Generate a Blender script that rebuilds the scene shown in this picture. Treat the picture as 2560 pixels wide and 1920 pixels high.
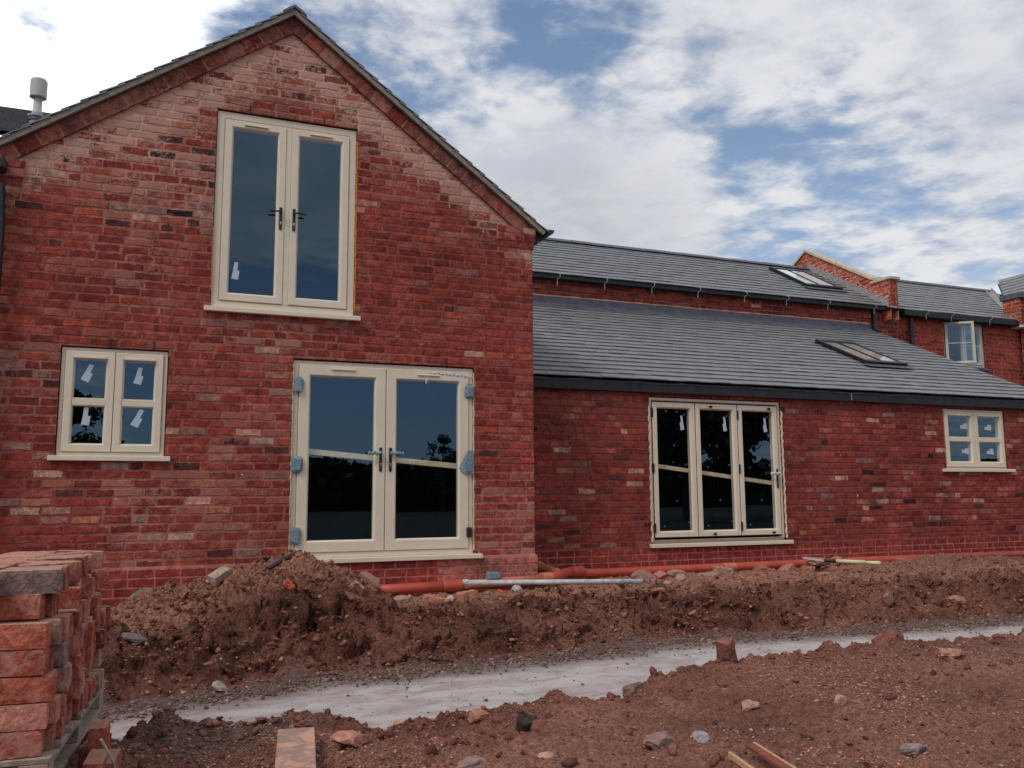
import bpy, math, random
import numpy as np
from mathutils import Vector, Matrix
R = math.radians
random.seed(7); rs = np.random.RandomState(11)
for o in list(bpy.data.objects): bpy.data.objects.remove(o)
S = bpy.context.scene
COL = S.collection
# ------------------------------------------------------------------ camera
cam = bpy.data.cameras.new("camera"); camo = bpy.data.objects.new("camera", cam); COL.objects.link(camo)
YAW, PIT, ROL, FPX = 0.38289, 0.12847, -0.00641, 2163.74
cy, sy, cp, sp = math.cos(YAW), math.sin(YAW), math.cos(PIT), math.sin(PIT)
fw = Vector((sy*cp, cy*cp, sp)); rt = Vector((cy, -sy, 0)); up = rt.cross(fw)
r2 = rt*math.cos(ROL)+up*math.sin(ROL); u2 = up*math.cos(ROL)-rt*math.sin(ROL)
m = Matrix((r2, u2, -fw)).transposed().to_4x4(); m.translation = Vector((0, -9.2544, 1.3))
camo.matrix_world = m
cam.sensor_width = 36; cam.lens = FPX/2560*36; cam.clip_end = 3000; cam.clip_start = .05
S.camera = camo
# ------------------------------------------------------------------ light, exposure
SUN_AZ, SUN_EL = -118, 48                      # degrees from +y towards +x, elevation
S.view_settings.view_transform = 'Standard'; S.view_settings.look = 'None'
S.view_settings.exposure = 0.28; S.view_settings.gamma = 1
sl = bpy.data.lights.new("sun", 'SUN'); sl.energy = 1.45; sl.angle = R(22); sl.color = (1, .95, .89)
so = bpy.data.objects.new("sun", sl); COL.objects.link(so)
sd = Vector((math.sin(R(SUN_AZ))*math.cos(R(SUN_EL)), math.cos(R(SUN_AZ))*math.cos(R(SUN_EL)), math.sin(R(SUN_EL))))
so.rotation_euler = sd.to_track_quat('Z', 'Y').to_euler()
S.render.engine = 'CYCLES'
W = bpy.data.worlds.new("World"); S.world = W; W.use_nodes = True
def build_world():
    nt = W.node_tree; N = nt.nodes; L = nt.links; N.clear()
    def n(t, **k):
        x = N.new(t)
        for a, b in k.items(): setattr(x, a, b)
        return x
    def mth(op, a, b=None, clamp=False):
        x = n('ShaderNodeMath', operation=op, use_clamp=clamp)
        for i, v in enumerate((a, b)):
            if v is None: continue
            if isinstance(v, (int, float)): x.inputs[i].default_value = v
            else: L.new(v, x.inputs[i])
        return x.outputs[0]
    def smooth(v, a, b, lo=0., hi=1.):
        x = n('ShaderNodeMapRange', interpolation_type='SMOOTHSTEP'); L.new(v, x.inputs[0])
        for i, q in enumerate((a, b, lo, hi)): x.inputs[i+1].default_value = q
        return x.outputs[0]
    def mix(f, a, b):
        x = n('ShaderNodeMix', data_type='RGBA'); 
        if isinstance(f, (int, float)): x.inputs[0].default_value = f
        else: L.new(f, x.inputs[0])
        for i, v in ((6, a), (7, b)):
            if isinstance(v, tuple): x.inputs[i].default_value = v
            else: L.new(v, x.inputs[i])
        return x.outputs[2]
    tc = n('ShaderNodeTexCoord'); nrm = n('ShaderNodeVectorMath', operation='NORMALIZE'); L.new(tc.outputs['Generated'], nrm.inputs[0])
    D = nrm.outputs[0]
    sep = n('ShaderNodeSeparateXYZ'); L.new(D, sep.inputs[0])
    zz = mth('MAXIMUM', mth('ADD', sep.outputs[2], .10), .05)
    cmb = n('ShaderNodeCombineXYZ'); L.new(mth('DIVIDE', sep.outputs[0], zz), cmb.inputs[0]); L.new(mth('DIVIDE', sep.outputs[1], zz), cmb.inputs[1])
    P = cmb.outputs[0]
    def noise(vec, sc, det, ro, off=(0, 0, 0), dist=0.):
        mp = n('ShaderNodeMapping'); L.new(vec, mp.inputs[0]); mp.inputs[1].default_value = off
        x = n('ShaderNodeTexNoise'); L.new(mp.outputs[0], x.inputs['Vector'])
        x.inputs['Scale'].default_value = sc; x.inputs['Detail'].default_value = det; x.inputs['Roughness'].default_value = ro
        x.inputs['Distortion'].default_value = dist
        return x.outputs[0]
    n1 = noise(P, 1.1, 4, .5, (3.1, 7.7, 0), .2)
    n2 = noise(P, 3.0, 10, .57, (11, 2, 3), .2)
    n3 = noise(P, 8.5, 8, .60, (1, 5, 2), .2)
    dens = mth('ADD', mth('ADD', mth('MULTIPLY', n1, .20), mth('MULTIPLY', n2, .50)), mth('MULTIPLY', n3, .30))
    def blob(az, el, r0, r1, amt):
        a, e = R(az), R(el); v = (math.sin(a)*math.cos(e), math.cos(a)*math.cos(e), math.sin(e))
        d = n('ShaderNodeVectorMath', operation='DOT_PRODUCT'); L.new(D, d.inputs[0]); d.inputs[1].default_value = v
        return mth('MULTIPLY', smooth(d.outputs['Value'], math.cos(R(r1)), math.cos(R(r0))), amt)
    for b in BLOBS: dens = mth('ADD', dens, blob(*b))
    cover = smooth(dens, .408, .57)
    core = smooth(dens, .60, .85)
    ccol = mix(core, (6.6, 6.65, 6.8, 1), (5.2, 5.25, 5.4, 1))
    shade = mth('MULTIPLY', smooth(mth('ADD', mth('MULTIPLY', n2, .6), mth('MULTIPLY', n3, .4)), .60, .40), .55)
    ccol = mix(shade, ccol, (3.3, 3.7, 4.5, 1))
    br = blob(-8, 26, 4, 15, 1.0)
    ccol = mix(br, ccol, (12.5, 12.5, 12.7, 1))
    sky = n('ShaderNodeTexSky', sky_type='NISHITA'); sky.sun_disc = False
    sky.sun_elevation = R(SUN_EL); sky.sun_rotation = R(SUN_AZ); sky.air_density = 1.0; sky.dust_density = .3; sky.ozone_density = 2.0
    # clear air between the clouds: deeper blue with height
    grad = mix(smooth(sep.outputs[2], .0, .60), (3.5, 4.5, 6.0, 1), (1.4, 2.2, 3.7, 1))
    clear = mix(.65, sky.outputs[0], grad)
    col = mix(mth('MULTIPLY', cover, .95), clear, ccol)
    bg = n('ShaderNodeBackground'); L.new(col, bg.inputs[0]); bg.inputs[1].default_value = 0.1
    out = n('ShaderNodeOutputWorld'); L.new(bg.outputs[0], out.inputs[0])
# azimuth, elevation, inner and outer radius (degrees), amount added to the cloud density
BLOBS = [(-8, 26, 4, 12, .10), (0, 27, 2, 6, .03), (21, 17.5, 4, 10, .19), (28, 19, 3, 9, .17), (33, 16, 1, 6, .06), (38, 29, 2, 7, .09), (51, 27, 3, 11, .06), (60, 24, 5, 16, .06),
         (23, 26.5, 2, 8, -.085), (43, 19.5, 2, 9, -.055), (5, 28, 1, 5, -.08), (13, 25, 1, 7, -.06), (33, 23, 1, 7, -.03), (50, 15, 2, 7, .03), (170, 4, 8, 14, -.4), (173, 21, 5, 11, .13), (140, 45, 20, 60, .06)]
build_world()
# ------------------------------------------------------------------ mesh helpers
def lin(r, g, b, k=1.):
    return tuple(k*((c/255/12.92) if c/255 <= .04045 else ((c/255+.055)/1.055)**2.4) for c in (r, g, b))+(1.,)
class MB:
    def __init__(s): s.v = []; s.f = []; s.c = []; s.m = []
    def add(s, vs, fs, col=(1, 1, 1, 1), mi=0):
        b = len(s.v); s.v.extend(vs)
        for f in fs: s.f.append([i+b for i in f]); s.c.append(col); s.m.append(mi)
    def box(s, x0, x1, y0, y1, z0, z1, col=(1, 1, 1, 1), M=None, mi=0):
        vs = [(x0, y0, z0), (x1, y0, z0), (x1, y1, z0), (x0, y1, z0), (x0, y0, z1), (x1, y0, z1), (x1, y1, z1), (x0, y1, z1)]
        if M is not None: vs = [tuple(M @ Vector(v)) for v in vs]
        s.add(vs, [(3, 2, 1, 0), (4, 5, 6, 7), (0, 1, 5, 4), (1, 2, 6, 5), (2, 3, 7, 6), (3, 0, 4, 7)], col, mi)
    def bbox(s, x0, x1, y0, y1, z0, z1, b=.004, col=(1, 1, 1, 1), M=None, jit=0.):
        bm = bmesh_box(x0, x1, y0, y1, z0, z1, b)
        vs = [(v[0]+random.uniform(-jit, jit), v[1]+random.uniform(-jit, jit), v[2]+random.uniform(-jit, jit)) for v in bm[0]]
        if M is not None: vs = [tuple(M @ Vector(v)) for v in vs]
        s.add(vs, bm[1], col)
    def prism(s, poly, d0, d1, M, col=(1, 1, 1, 1)):          # poly in (u,v), extruded from depth d0 to d1 through map M
        k = len(poly); vs = [M(u, v, d0) for u, v in poly]+[M(u, v, d1) for u, v in poly]
        s.add(vs, [list(range(k))[::-1], list(range(k, 2*k))]+[(i, (i+1) % k, k+(i+1) % k, k+i) for i in range(k)], col)
    def tube(s, pts, r, seg=12, col=(1, 1, 1, 1), cap=True):
        pts = [Vector(p) for p in pts]; rr = r if isinstance(r, (list, tuple)) else [r]*len(pts)
        rings = []; ref = None
        for i, p in enumerate(pts):
            t = (pts[min(i+1, len(pts)-1)]-pts[max(i-1, 0)]).normalized()
            if ref is None: ref = t.orthogonal().normalized()
            ref = (ref-t*ref.dot(t)).normalized(); b = t.cross(ref)
            rings.append([tuple(p+rr[i]*(math.cos(2*math.pi*k/seg)*ref+math.sin(2*math.pi*k/seg)*b)) for k in range(seg)])
        vs = [v for q in rings for v in q]; fs = []
        for i in range(len(pts)-1):
            for k in range(seg): fs.append((i*seg+k, i*seg+(k+1) % seg, (i+1)*seg+(k+1) % seg, (i+1)*seg+k))
        if cap: fs += [list(range(seg))[::-1], [(len(pts)-1)*seg+k for k in range(seg)]]
        s.add(vs, fs, col)
    def build(s, name, mat, parent=None, smooth=False):
        me = bpy.data.meshes.new(name); me.from_pydata(s.v, [], s.f)
        for mm in (mat if isinstance(mat, (list, tuple)) else [mat]): me.materials.append(mm)
        if any(s.m): me.polygons.foreach_set('material_index', s.m)
        at = me.attributes.new('col', 'FLOAT_COLOR', 'FACE'); at.data.foreach_set('color', np.array(s.c, dtype=np.float32).ravel())
        if smooth: me.polygons.foreach_set('use_smooth', [True]*len(me.polygons))
        me.update()
        o = bpy.data.objects.new(name, me); COL.objects.link(o)
        if parent: o.parent = parent
        return o
_bb = {}
def bmesh_box(x0, x1, y0, y1, z0, z1, b):
    vs = []; 
    xs = (x0, x1); ys = (y0, y1); zs = (z0, z1); idx = {}
    for i in (0, 1):
        for j in (0, 1):
            for k in (0, 1):
                sx, sy_, sz = (1, -1)[i], (1, -1)[j], (1, -1)[k]
                for ax in range(3):
                    p = [xs[i]+b*sx, ys[j]+b*sy_, zs[k]+b*sz]; p[ax] = (xs[i], ys[j], zs[k])[ax]
                    idx[(i, j, k, ax)] = len(vs); vs.append(tuple(p))
    f = []
    for ax in range(3):
        o1, o2 = [a for a in range(3) if a != ax]
        for s_ in (0, 1):
            q = []
            for a, c in ((0, 0), (1, 0), (1, 1), (0, 1)):
                t = [0, 0, 0]; t[ax] = s_; t[o1] = a; t[o2] = c; q.append(idx[(*t, ax)])
            if (s_ == 0) ^ (ax == 1): q = q[::-1]
            f.append(q)
    for ax in range(3):                                   # edge bevels
        o1, o2 = [a for a in range(3) if a != ax]
        for a in (0, 1):
            for c in (0, 1):
                t0 = [0, 0, 0]; t1 = [0, 0, 0]; t0[ax] = 0; t1[ax] = 1; t0[o1] = t1[o1] = a; t0[o2] = t1[o2] = c
                f.append([idx[(*t0, o1)], idx[(*t1, o1)], idx[(*t1, o2)], idx[(*t0, o2)]])
    for i in (0, 1):
        for j in (0, 1):
            for k in (0, 1): f.append([idx[(i, j, k, a)] for a in range(3)])
    return vs, f
def empty(name, loc=(0, 0, 0), rz=0.):
    o = bpy.data.objects.new(name, None); COL.objects.link(o); o.location = loc; o.rotation_euler = (0, 0, rz); o.empty_display_size = .2
    return o
def tag(o, label=None, cat=None, group=None, kind=None):
    if label: o['label'] = label
    if cat: o['category'] = cat
    if group: o['group'] = group
    if kind: o['kind'] = kind
    return o
def vnoise(x, y, seed):
    xi = np.floor(x).astype(np.int64); yi = np.floor(y).astype(np.int64); fx = x-xi; fy = y-yi
    fx = fx*fx*fx*(fx*(fx*6-15)+10); fy = fy*fy*fy*(fy*(fy*6-15)+10)
    def h(a, b):
        q = (a*374761393+b*668265263+seed*1442695041) & 0xffffffff
        q = ((q ^ (q >> 13))*1274126177) & 0xffffffff
        return ((q ^ (q >> 16)) & 0xffff)/65535.
    return (h(xi, yi)*(1-fx)+h(xi+1, yi)*fx)*(1-fy)+(h(xi, yi+1)*(1-fx)+h(xi+1, yi+1)*fx)*fy
def fbm(x, y, sc, octs, seed, gain=.5):
    t = 0; a = 1.; s = 0.
    for i in range(octs):
        t = t+a*(vnoise(x*sc+i*17.3, y*sc-i*9.1, seed+i)*2-1); s += a; a *= gain; sc *= 2.03
    return t/s
def sst(a, b, x): 
    t = np.clip((x-a)/(b-a), 0, 1); return t*t*(3-2*t)
# ------------------------------------------------------------------ materials
def mat_new(name):
    mt = bpy.data.materials.new(name); mt.use_nodes = True; nt = mt.node_tree; nt.nodes.clear()
    out = nt.nodes.new('ShaderNodeOutputMaterial'); bs = nt.nodes.new('ShaderNodeBsdfPrincipled'); nt.links.new(bs.outputs[0], out.inputs[0])
    return mt, nt, bs
class NT:
    def __init__(s, nt): s.nt = nt; s.N = nt.nodes; s.L = nt.links
    def n(s, t, **k):
        x = s.N.new(t)
        for a, b in k.items(): setattr(x, a, b)
        return x
    def put(s, sock, v):
        if hasattr(v, 'is_output'): s.L.new(v, sock)
        else: sock.default_value = v
    def pos(s): return s.n('ShaderNodeNewGeometry').outputs['Position']
    def noise(s, vec, sc, det=4, ro=.55, dist=0.):
        x = s.n('ShaderNodeTexNoise'); s.L.new(vec, x.inputs['Vector']); x.inputs['Scale'].default_value = sc
        x.inputs['Detail'].default_value = det; x.inputs['Roughness'].default_value = ro; x.inputs['Distortion'].default_value = dist
        return x.outputs[0]
    def rng(s, v, a, b, lo=0., hi=1.):
        x = s.n('ShaderNodeMapRange', interpolation_type='SMOOTHSTEP'); s.L.new(v, x.inputs[0])
        for i, q in enumerate((a, b, lo, hi)): s.put(x.inputs[i+1], q)
        return x.outputs[0]
    def mth(s, op, a, b=0.):
        x = s.n('ShaderNodeMath', operation=op); s.put(x.inputs[0], a); s.put(x.inputs[1], b); return x.outputs[0]
    def mix(s, f, a, b, mode='MIX'):
        x = s.n('ShaderNodeMix', data_type='RGBA', blend_type=mode); s.put(x.inputs[0], f); s.put(x.inputs[6], a); s.put(x.inputs[7], b); return x.outputs[2]
    def attr(s, name='col'):
        x = s.n('ShaderNodeAttribute'); x.attribute_name = name; return x
    def bump(s, h, dist, st=1.):
        x = s.n('ShaderNodeBump'); s.L.new(h, x.inputs['Height']); x.inputs['Distance'].default_value = dist; x.inputs['Strength'].default_value = st; return x.outputs[0]
    def scale(s, vec, v):
        x = s.n('ShaderNodeMapping'); s.L.new(vec, x.inputs[0]); x.inputs[3].default_value = v; return x.outputs[0]
def simple(name, col, rough=.6, metal=0., var=.12, vs=8., bump=0., bs_=40., spec=.5, coat=0.):
    mt, nt, b = mat_new(name); q = NT(nt); p = q.pos()
    f = q.noise(p, vs, 5, .6)
    lo = tuple(c*(1-var) for c in col[:3])+(1,); hi = tuple(min(1, c*(1+var)) for c in col[:3])+(1,)
    q.put(b.inputs['Base Color'], q.mix(q.rng(f, .3, .7), lo, hi)); b.inputs['Metallic'].default_value = metal
    q.put(b.inputs['Roughness'], q.rng(q.noise(p, vs*3, 3), .3, .7, max(.02, rough-.08), min(1, rough+.08)))
    b.inputs['Specular IOR Level'].default_value = spec
    if coat: b.inputs['Coat Weight'].default_value = coat
    if bump: q.put(b.inputs['Normal'], q.bump(q.noise(p, bs_, 5, .6), bump))
    return mt
def attr_mat(name, rough=.85, mott=.35, vs=22., bump=.004, bs_=55., spec=.25, dust=None, dustamt=.5):
    mt, nt, b = mat_new(name); q = NT(nt); p = q.pos(); a = q.attr()
    f = q.noise(p, vs, 6, .62)
    k = q.rng(f, .25, .75, 1-mott, 1+mott)
    vm = q.n('ShaderNodeVectorMath', operation='SCALE'); q.L.new(a.outputs['Color'], vm.inputs[0]); q.L.new(k, vm.inputs['Scale'])
    c = vm.outputs[0]
    if dust: c = q.mix(q.mth('MULTIPLY', q.rng(q.noise(p, vs*.6, 6, .65), .52, .68), dustamt), c, dust)
    q.put(b.inputs['Base Color'], c); b.inputs['Roughness'].default_value = rough; b.inputs['Specular IOR Level'].default_value = spec
    if bump: q.put(b.inputs['Normal'], q.bump(q.noise(p, bs_, 6, .65), bump))
    return mt
EF = 1/.62                                    # picture value -> base colour, for surfaces in the open shade of the facade
REDM = lin(117, 51, 43, EF)
def brick_mat():
    mt, nt, b = mat_new('old_brick'); q = NT(nt); p = q.pos(); a = q.attr(); mo = q.attr('mort')
    f = q.noise(p, 14, 7, .65); g = q.noise(p, 60, 5, .6); h = q.noise(p, 5, 4, .5)
    k = q.mth('MULTIPLY', q.rng(f, .3, .7, .56, 1.34), q.rng(g, .32, .68, .72, 1.24))
    vm = q.n('ShaderNodeVectorMath', operation='SCALE'); q.L.new(a.outputs['Color'], vm.inputs[0]); q.L.new(k, vm.inputs['Scale'])
    c = q.mix(q.mth('MULTIPLY', q.rng(q.noise(p, 31, 5, .7, .4), .56, .70), .55), vm.outputs[0], lin(80, 32, 36, EF))
    big = q.noise(p, 1.15, 4, .6, .4); vm2 = q.n('ShaderNodeVectorMath', operation='SCALE'); q.L.new(c, vm2.inputs[0]); q.L.new(q.rng(big, .35, .65, .74, 1.22), vm2.inputs['Scale']); c = vm2.outputs[0]
    # mortar smeared over the face, by an amount stored per brick
    sm = q.mth('ADD', q.mth('ADD', q.mth('MULTIPLY', q.noise(p, 24, 7, .74, .6), .55), q.mth('MULTIPLY', q.noise(p, 2.6, 5, .6, .3), .45)), q.mth('MULTIPLY', q.mth('SUBTRACT', a.outputs['Alpha'], .5), .40))
    c = q.mix(q.mth('MULTIPLY', q.rng(sm, .515, .585), .80), c, mo.outputs['Color'])
    fl = q.mth('MULTIPLY', q.rng(q.noise(q.scale(p, (1, 1, 2.2)), 34, 7, .75, .6), .60, .68), .55)
    c = q.mix(fl, c, lin(70, 36, 36, EF))
    wh = q.mth('MULTIPLY', q.rng(q.mth('ADD', q.mth('MULTIPLY', q.noise(q.scale(p, (1, 1, 1.6)), 13, 8, .80, .9), .8), q.mth('MULTIPLY', q.noise(p, 1.7, 3, .5), .2)), .592, .66), .70)
    c = q.mix(wh, c, lin(196, 168, 152, EF))
    q.put(b.inputs['Base Color'], c); b.inputs['Roughness'].default_value = .92; b.inputs['Specular IOR Level'].default_value = .2
    hh = q.mth('ADD', q.mth('MULTIPLY', f, .6), q.mth('MULTIPLY', g, .4))
    q.put(b.inputs['Normal'], q.bump(hh, .012))
    return mt
def mortar_mat():
    mt, nt, b = mat_new('mortar'); q = NT(nt); p = q.pos(); a = q.attr()
    k = q.rng(q.noise(p, 7, 8, .72), .3, .7, .58, 1.32)
    vm = q.n('ShaderNodeVectorMath', operation='SCALE'); q.L.new(a.outputs['Color'], vm.inputs[0]); q.L.new(k, vm.inputs['Scale'])
    c = q.mix(q.mth('MULTIPLY', q.rng(q.noise(p, 20, 6, .7), .6, .75), .5), vm.outputs[0], lin(165, 130, 120, EF))
    q.put(b.inputs['Base Color'], c); b.inputs['Roughness'].default_value = .95; b.inputs['Specular IOR Level'].default_value = .15
    q.put(b.inputs['Normal'], q.bump(q.noise(p, 70, 5, .7), .008))
    return mt
M_BRICK = brick_mat(); M_MORT = mortar_mat()
M_PVC = simple('cream_frame', lin(190, 177, 158, 1/.72), .38, 0, .035, 5, spec=.45)
M_PVCG = simple('stone_grey_frame', lin(165, 158, 145, 1/.66), .45, 0, .05, 5)
M_SLATE = attr_mat('slate', .50, .06, 16, .0015, 60, .45)
M_LEAD = simple('lead', lin(72, 73, 84, 1.3), .5, .0, .25, 9, .006, 25, .5)
M_LEADL = simple('new_lead', lin(128, 122, 122, 1.4), .55, .0, .2, 12, .004, 30, .5)
M_BLACK = simple('black_plastic', (.010, .010, .013, 1), .4, 0, .2, 6)
M_BLACKM = simple('black_fascia', (.017, .018, .024, 1), .6, 0, .3, 9, .002, 60, .4)
M_FELT = simple('felt_support', (.05, .052, .06, 1), .75, 0, .35, 14, .004, 60, .3)
M_GALV = simple('galvanised', lin(150, 148, 150, 1.1), .45, .6, .2, 20)
M_WHITEP = simple('white_sticker', lin(178, 190, 205, 1.0), .6, 0, .04, 5)
M_STONE = simple('buff_stone', lin(190, 174, 150, 1.05), .85, 0, .14, 7, .006, 40, .2)
M_UNDER = simple('cement_verge', lin(132, 124, 114, 1.1), .85, 0, .2, 12, .006, 60, .2)
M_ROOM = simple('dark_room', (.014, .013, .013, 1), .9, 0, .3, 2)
M_ROOML = simple('pale_shaft', (.52, .47, .42, 1), .8, 0, .1, 4)
M_ORANGE = simple('orange_clay_plastic', lin(176, 72, 56, 1.05), .55, 0, .12, 6, .0, 40, .5)
M_ORANGE2 = simple('faded_orange_plastic', lin(184, 106, 80, 1.05), .6, 0, .12, 9, .0, 40, .5)
M_WOOD = simple('new_timber', lin(222, 204, 164, 1.05), .7, 0, .16, 9, .002, 50, .3)
M_POLE = simple('grey_pipe', lin(172, 172, 170, 1.15), .5, .0, .25, 18, .001, 50, .4)
M_BUB = simple('bubble_wrap', lin(116, 138, 146, 1.0), .3, 0, .45, 70, .012, 90, .6)
M_FOAM = simple('foam', lin(196, 178, 150, 1.2), .9, 0, .15, 30, .01, 40, .2)
M_FOAMO = simple('orange_foam', lin(200, 120, 50, 1.1), .9, 0, .15, 30, .01, 40, .2)
M_STEEL = simple('lock_steel', (.6, .6, .6, 1), .25, 1.0, .05, 10)
M_GREYM = simple('grey_cowl', lin(172, 170, 164, 1.05), .5, .0, .08, 10)
M_STON = attr_mat('rubble', .9, .3, 30, .006, 60, .2, lin(150, 110, 95, 1.5), .45)
def loose_mat():
    mt, nt, b = mat_new('loose_brick'); q = NT(nt); tc = q.n('ShaderNodeTexCoord'); oi = q.n('ShaderNodeObjectInfo')
    ad = q.n('ShaderNodeVectorMath', operation='ADD'); q.L.new(q.pos(), ad.inputs[0]); p = ad.outputs[0]; a = q.attr()
    f = q.noise(p, 20, 7, .68); g_ = q.noise(p, 80, 4, .6)
    k = q.mth('MULTIPLY', q.mth('MULTIPLY', q.rng(f, .3, .7, .65, 1.3), q.rng(g_, .3, .7, .82, 1.18)), q.rng(oi.outputs['Random'], 0., 1., .72, 1.25))
    vm = q.n('ShaderNodeVectorMath', operation='SCALE'); q.L.new(a.outputs['Color'], vm.inputs[0]); q.L.new(k, vm.inputs['Scale'])
    c = q.mix(q.mth('MULTIPLY', q.rng(q.noise(p, 15, 8, .72, .5), .47, .60), .58), vm.outputs[0], lin(182, 136, 120))
    c = q.mix(q.mth('MULTIPLY', q.rng(q.noise(p, 11, 6, .7, .4), .62, .72), .5), c, lin(84, 52, 50))
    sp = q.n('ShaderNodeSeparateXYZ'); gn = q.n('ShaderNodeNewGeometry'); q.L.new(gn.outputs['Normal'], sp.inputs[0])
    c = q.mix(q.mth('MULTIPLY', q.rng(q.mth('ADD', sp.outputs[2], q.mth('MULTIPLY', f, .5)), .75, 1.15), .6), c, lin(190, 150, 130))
    q.put(b.inputs['Base Color'], c); b.inputs['Roughness'].default_value = .94; b.inputs['Specular IOR Level'].default_value = .15
    q.put(b.inputs['Normal'], q.bump(q.mth('ADD', q.mth('MULTIPLY', q.noise(p, 45, 7, .7), .7), q.mth('MULTIPLY', q.noise(p, 140, 4, .6), .2)), .012)); return mt
M_LBRICK = loose_mat()
def glass_mat(name, ior, tint, rough=0., refl=(1, 1, 1, 1)):
    mt = bpy.data.materials.new(name); mt.use_nodes = True; nt = mt.node_tree; nt.nodes.clear(); q = NT(nt)
    out = q.n('ShaderNodeOutputMaterial'); tr = q.n('ShaderNodeBsdfTransparent'); tr.inputs[0].default_value = tint
    gl = q.n('ShaderNodeBsdfGlossy'); gl.inputs['Roughness'].default_value = rough; gl.inputs[0].default_value = refl
    fr = q.n('ShaderNodeFresnel'); bf = q.n('ShaderNodeNewGeometry').outputs['Backfacing']
    q.put(fr.inputs['IOR'], q.mth('ADD', ior, q.mth('MULTIPLY', bf, 1/ior-ior)))
    mx = q.n('ShaderNodeMixShader'); q.L.new(fr.outputs[0], mx.inputs[0]); q.L.new(tr.outputs[0], mx.inputs[1]); q.L.new(gl.outputs[0], mx.inputs[2])
    q.L.new(mx.outputs[0], out.inputs[0]); return mt
M_GLASS = glass_mat('window_glass', 2.05, (.90, .92, .93, 1), refl=(.52, .76, 1.0, 1))
M_ROOFGL = glass_mat('roof_window_glass', 1.6, (.9, .93, .93, 1))
# ------------------------------------------------------------------ brickwork
def clip_poly(poly, planes):
    for a, b, c in planes:                                # keep a*u+b*v <= c
        out = []
        for i in range(len(poly)):
            p, q = poly[i], poly[(i+1) % len(poly)]; dp = a*p[0]+b*p[1]-c; dq = a*q[0]+b*q[1]-c
            if dp <= 0: out.append(p)
            if dp*dq < 0: t = dp/(dp-dq); out.append((p[0]+(q[0]-p[0])*t, p[1]+(q[1]-p[1])*t))
        poly = out
        if len(poly) < 3: return []
    return poly
def sub_holes(r, holes):
    rs_ = [r]
    for h in holes:
        nx = []
        for (a, b, c, d) in rs_:
            if b <= h[0] or a >= h[1] or d <= h[2] or c >= h[3]: nx.append((a, b, c, d)); continue
            if a < h[0]: nx.append((a, h[0], c, d))
            if b > h[1]: nx.append((h[1], b, c, d))
            aa, bb = max(a, h[0]), min(b, h[1])
            if c < h[2]: nx.append((aa, bb, c, h[2]))
            if d > h[3]: nx.append((aa, bb, h[3], d))
        rs_ = nx
    return rs_
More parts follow.
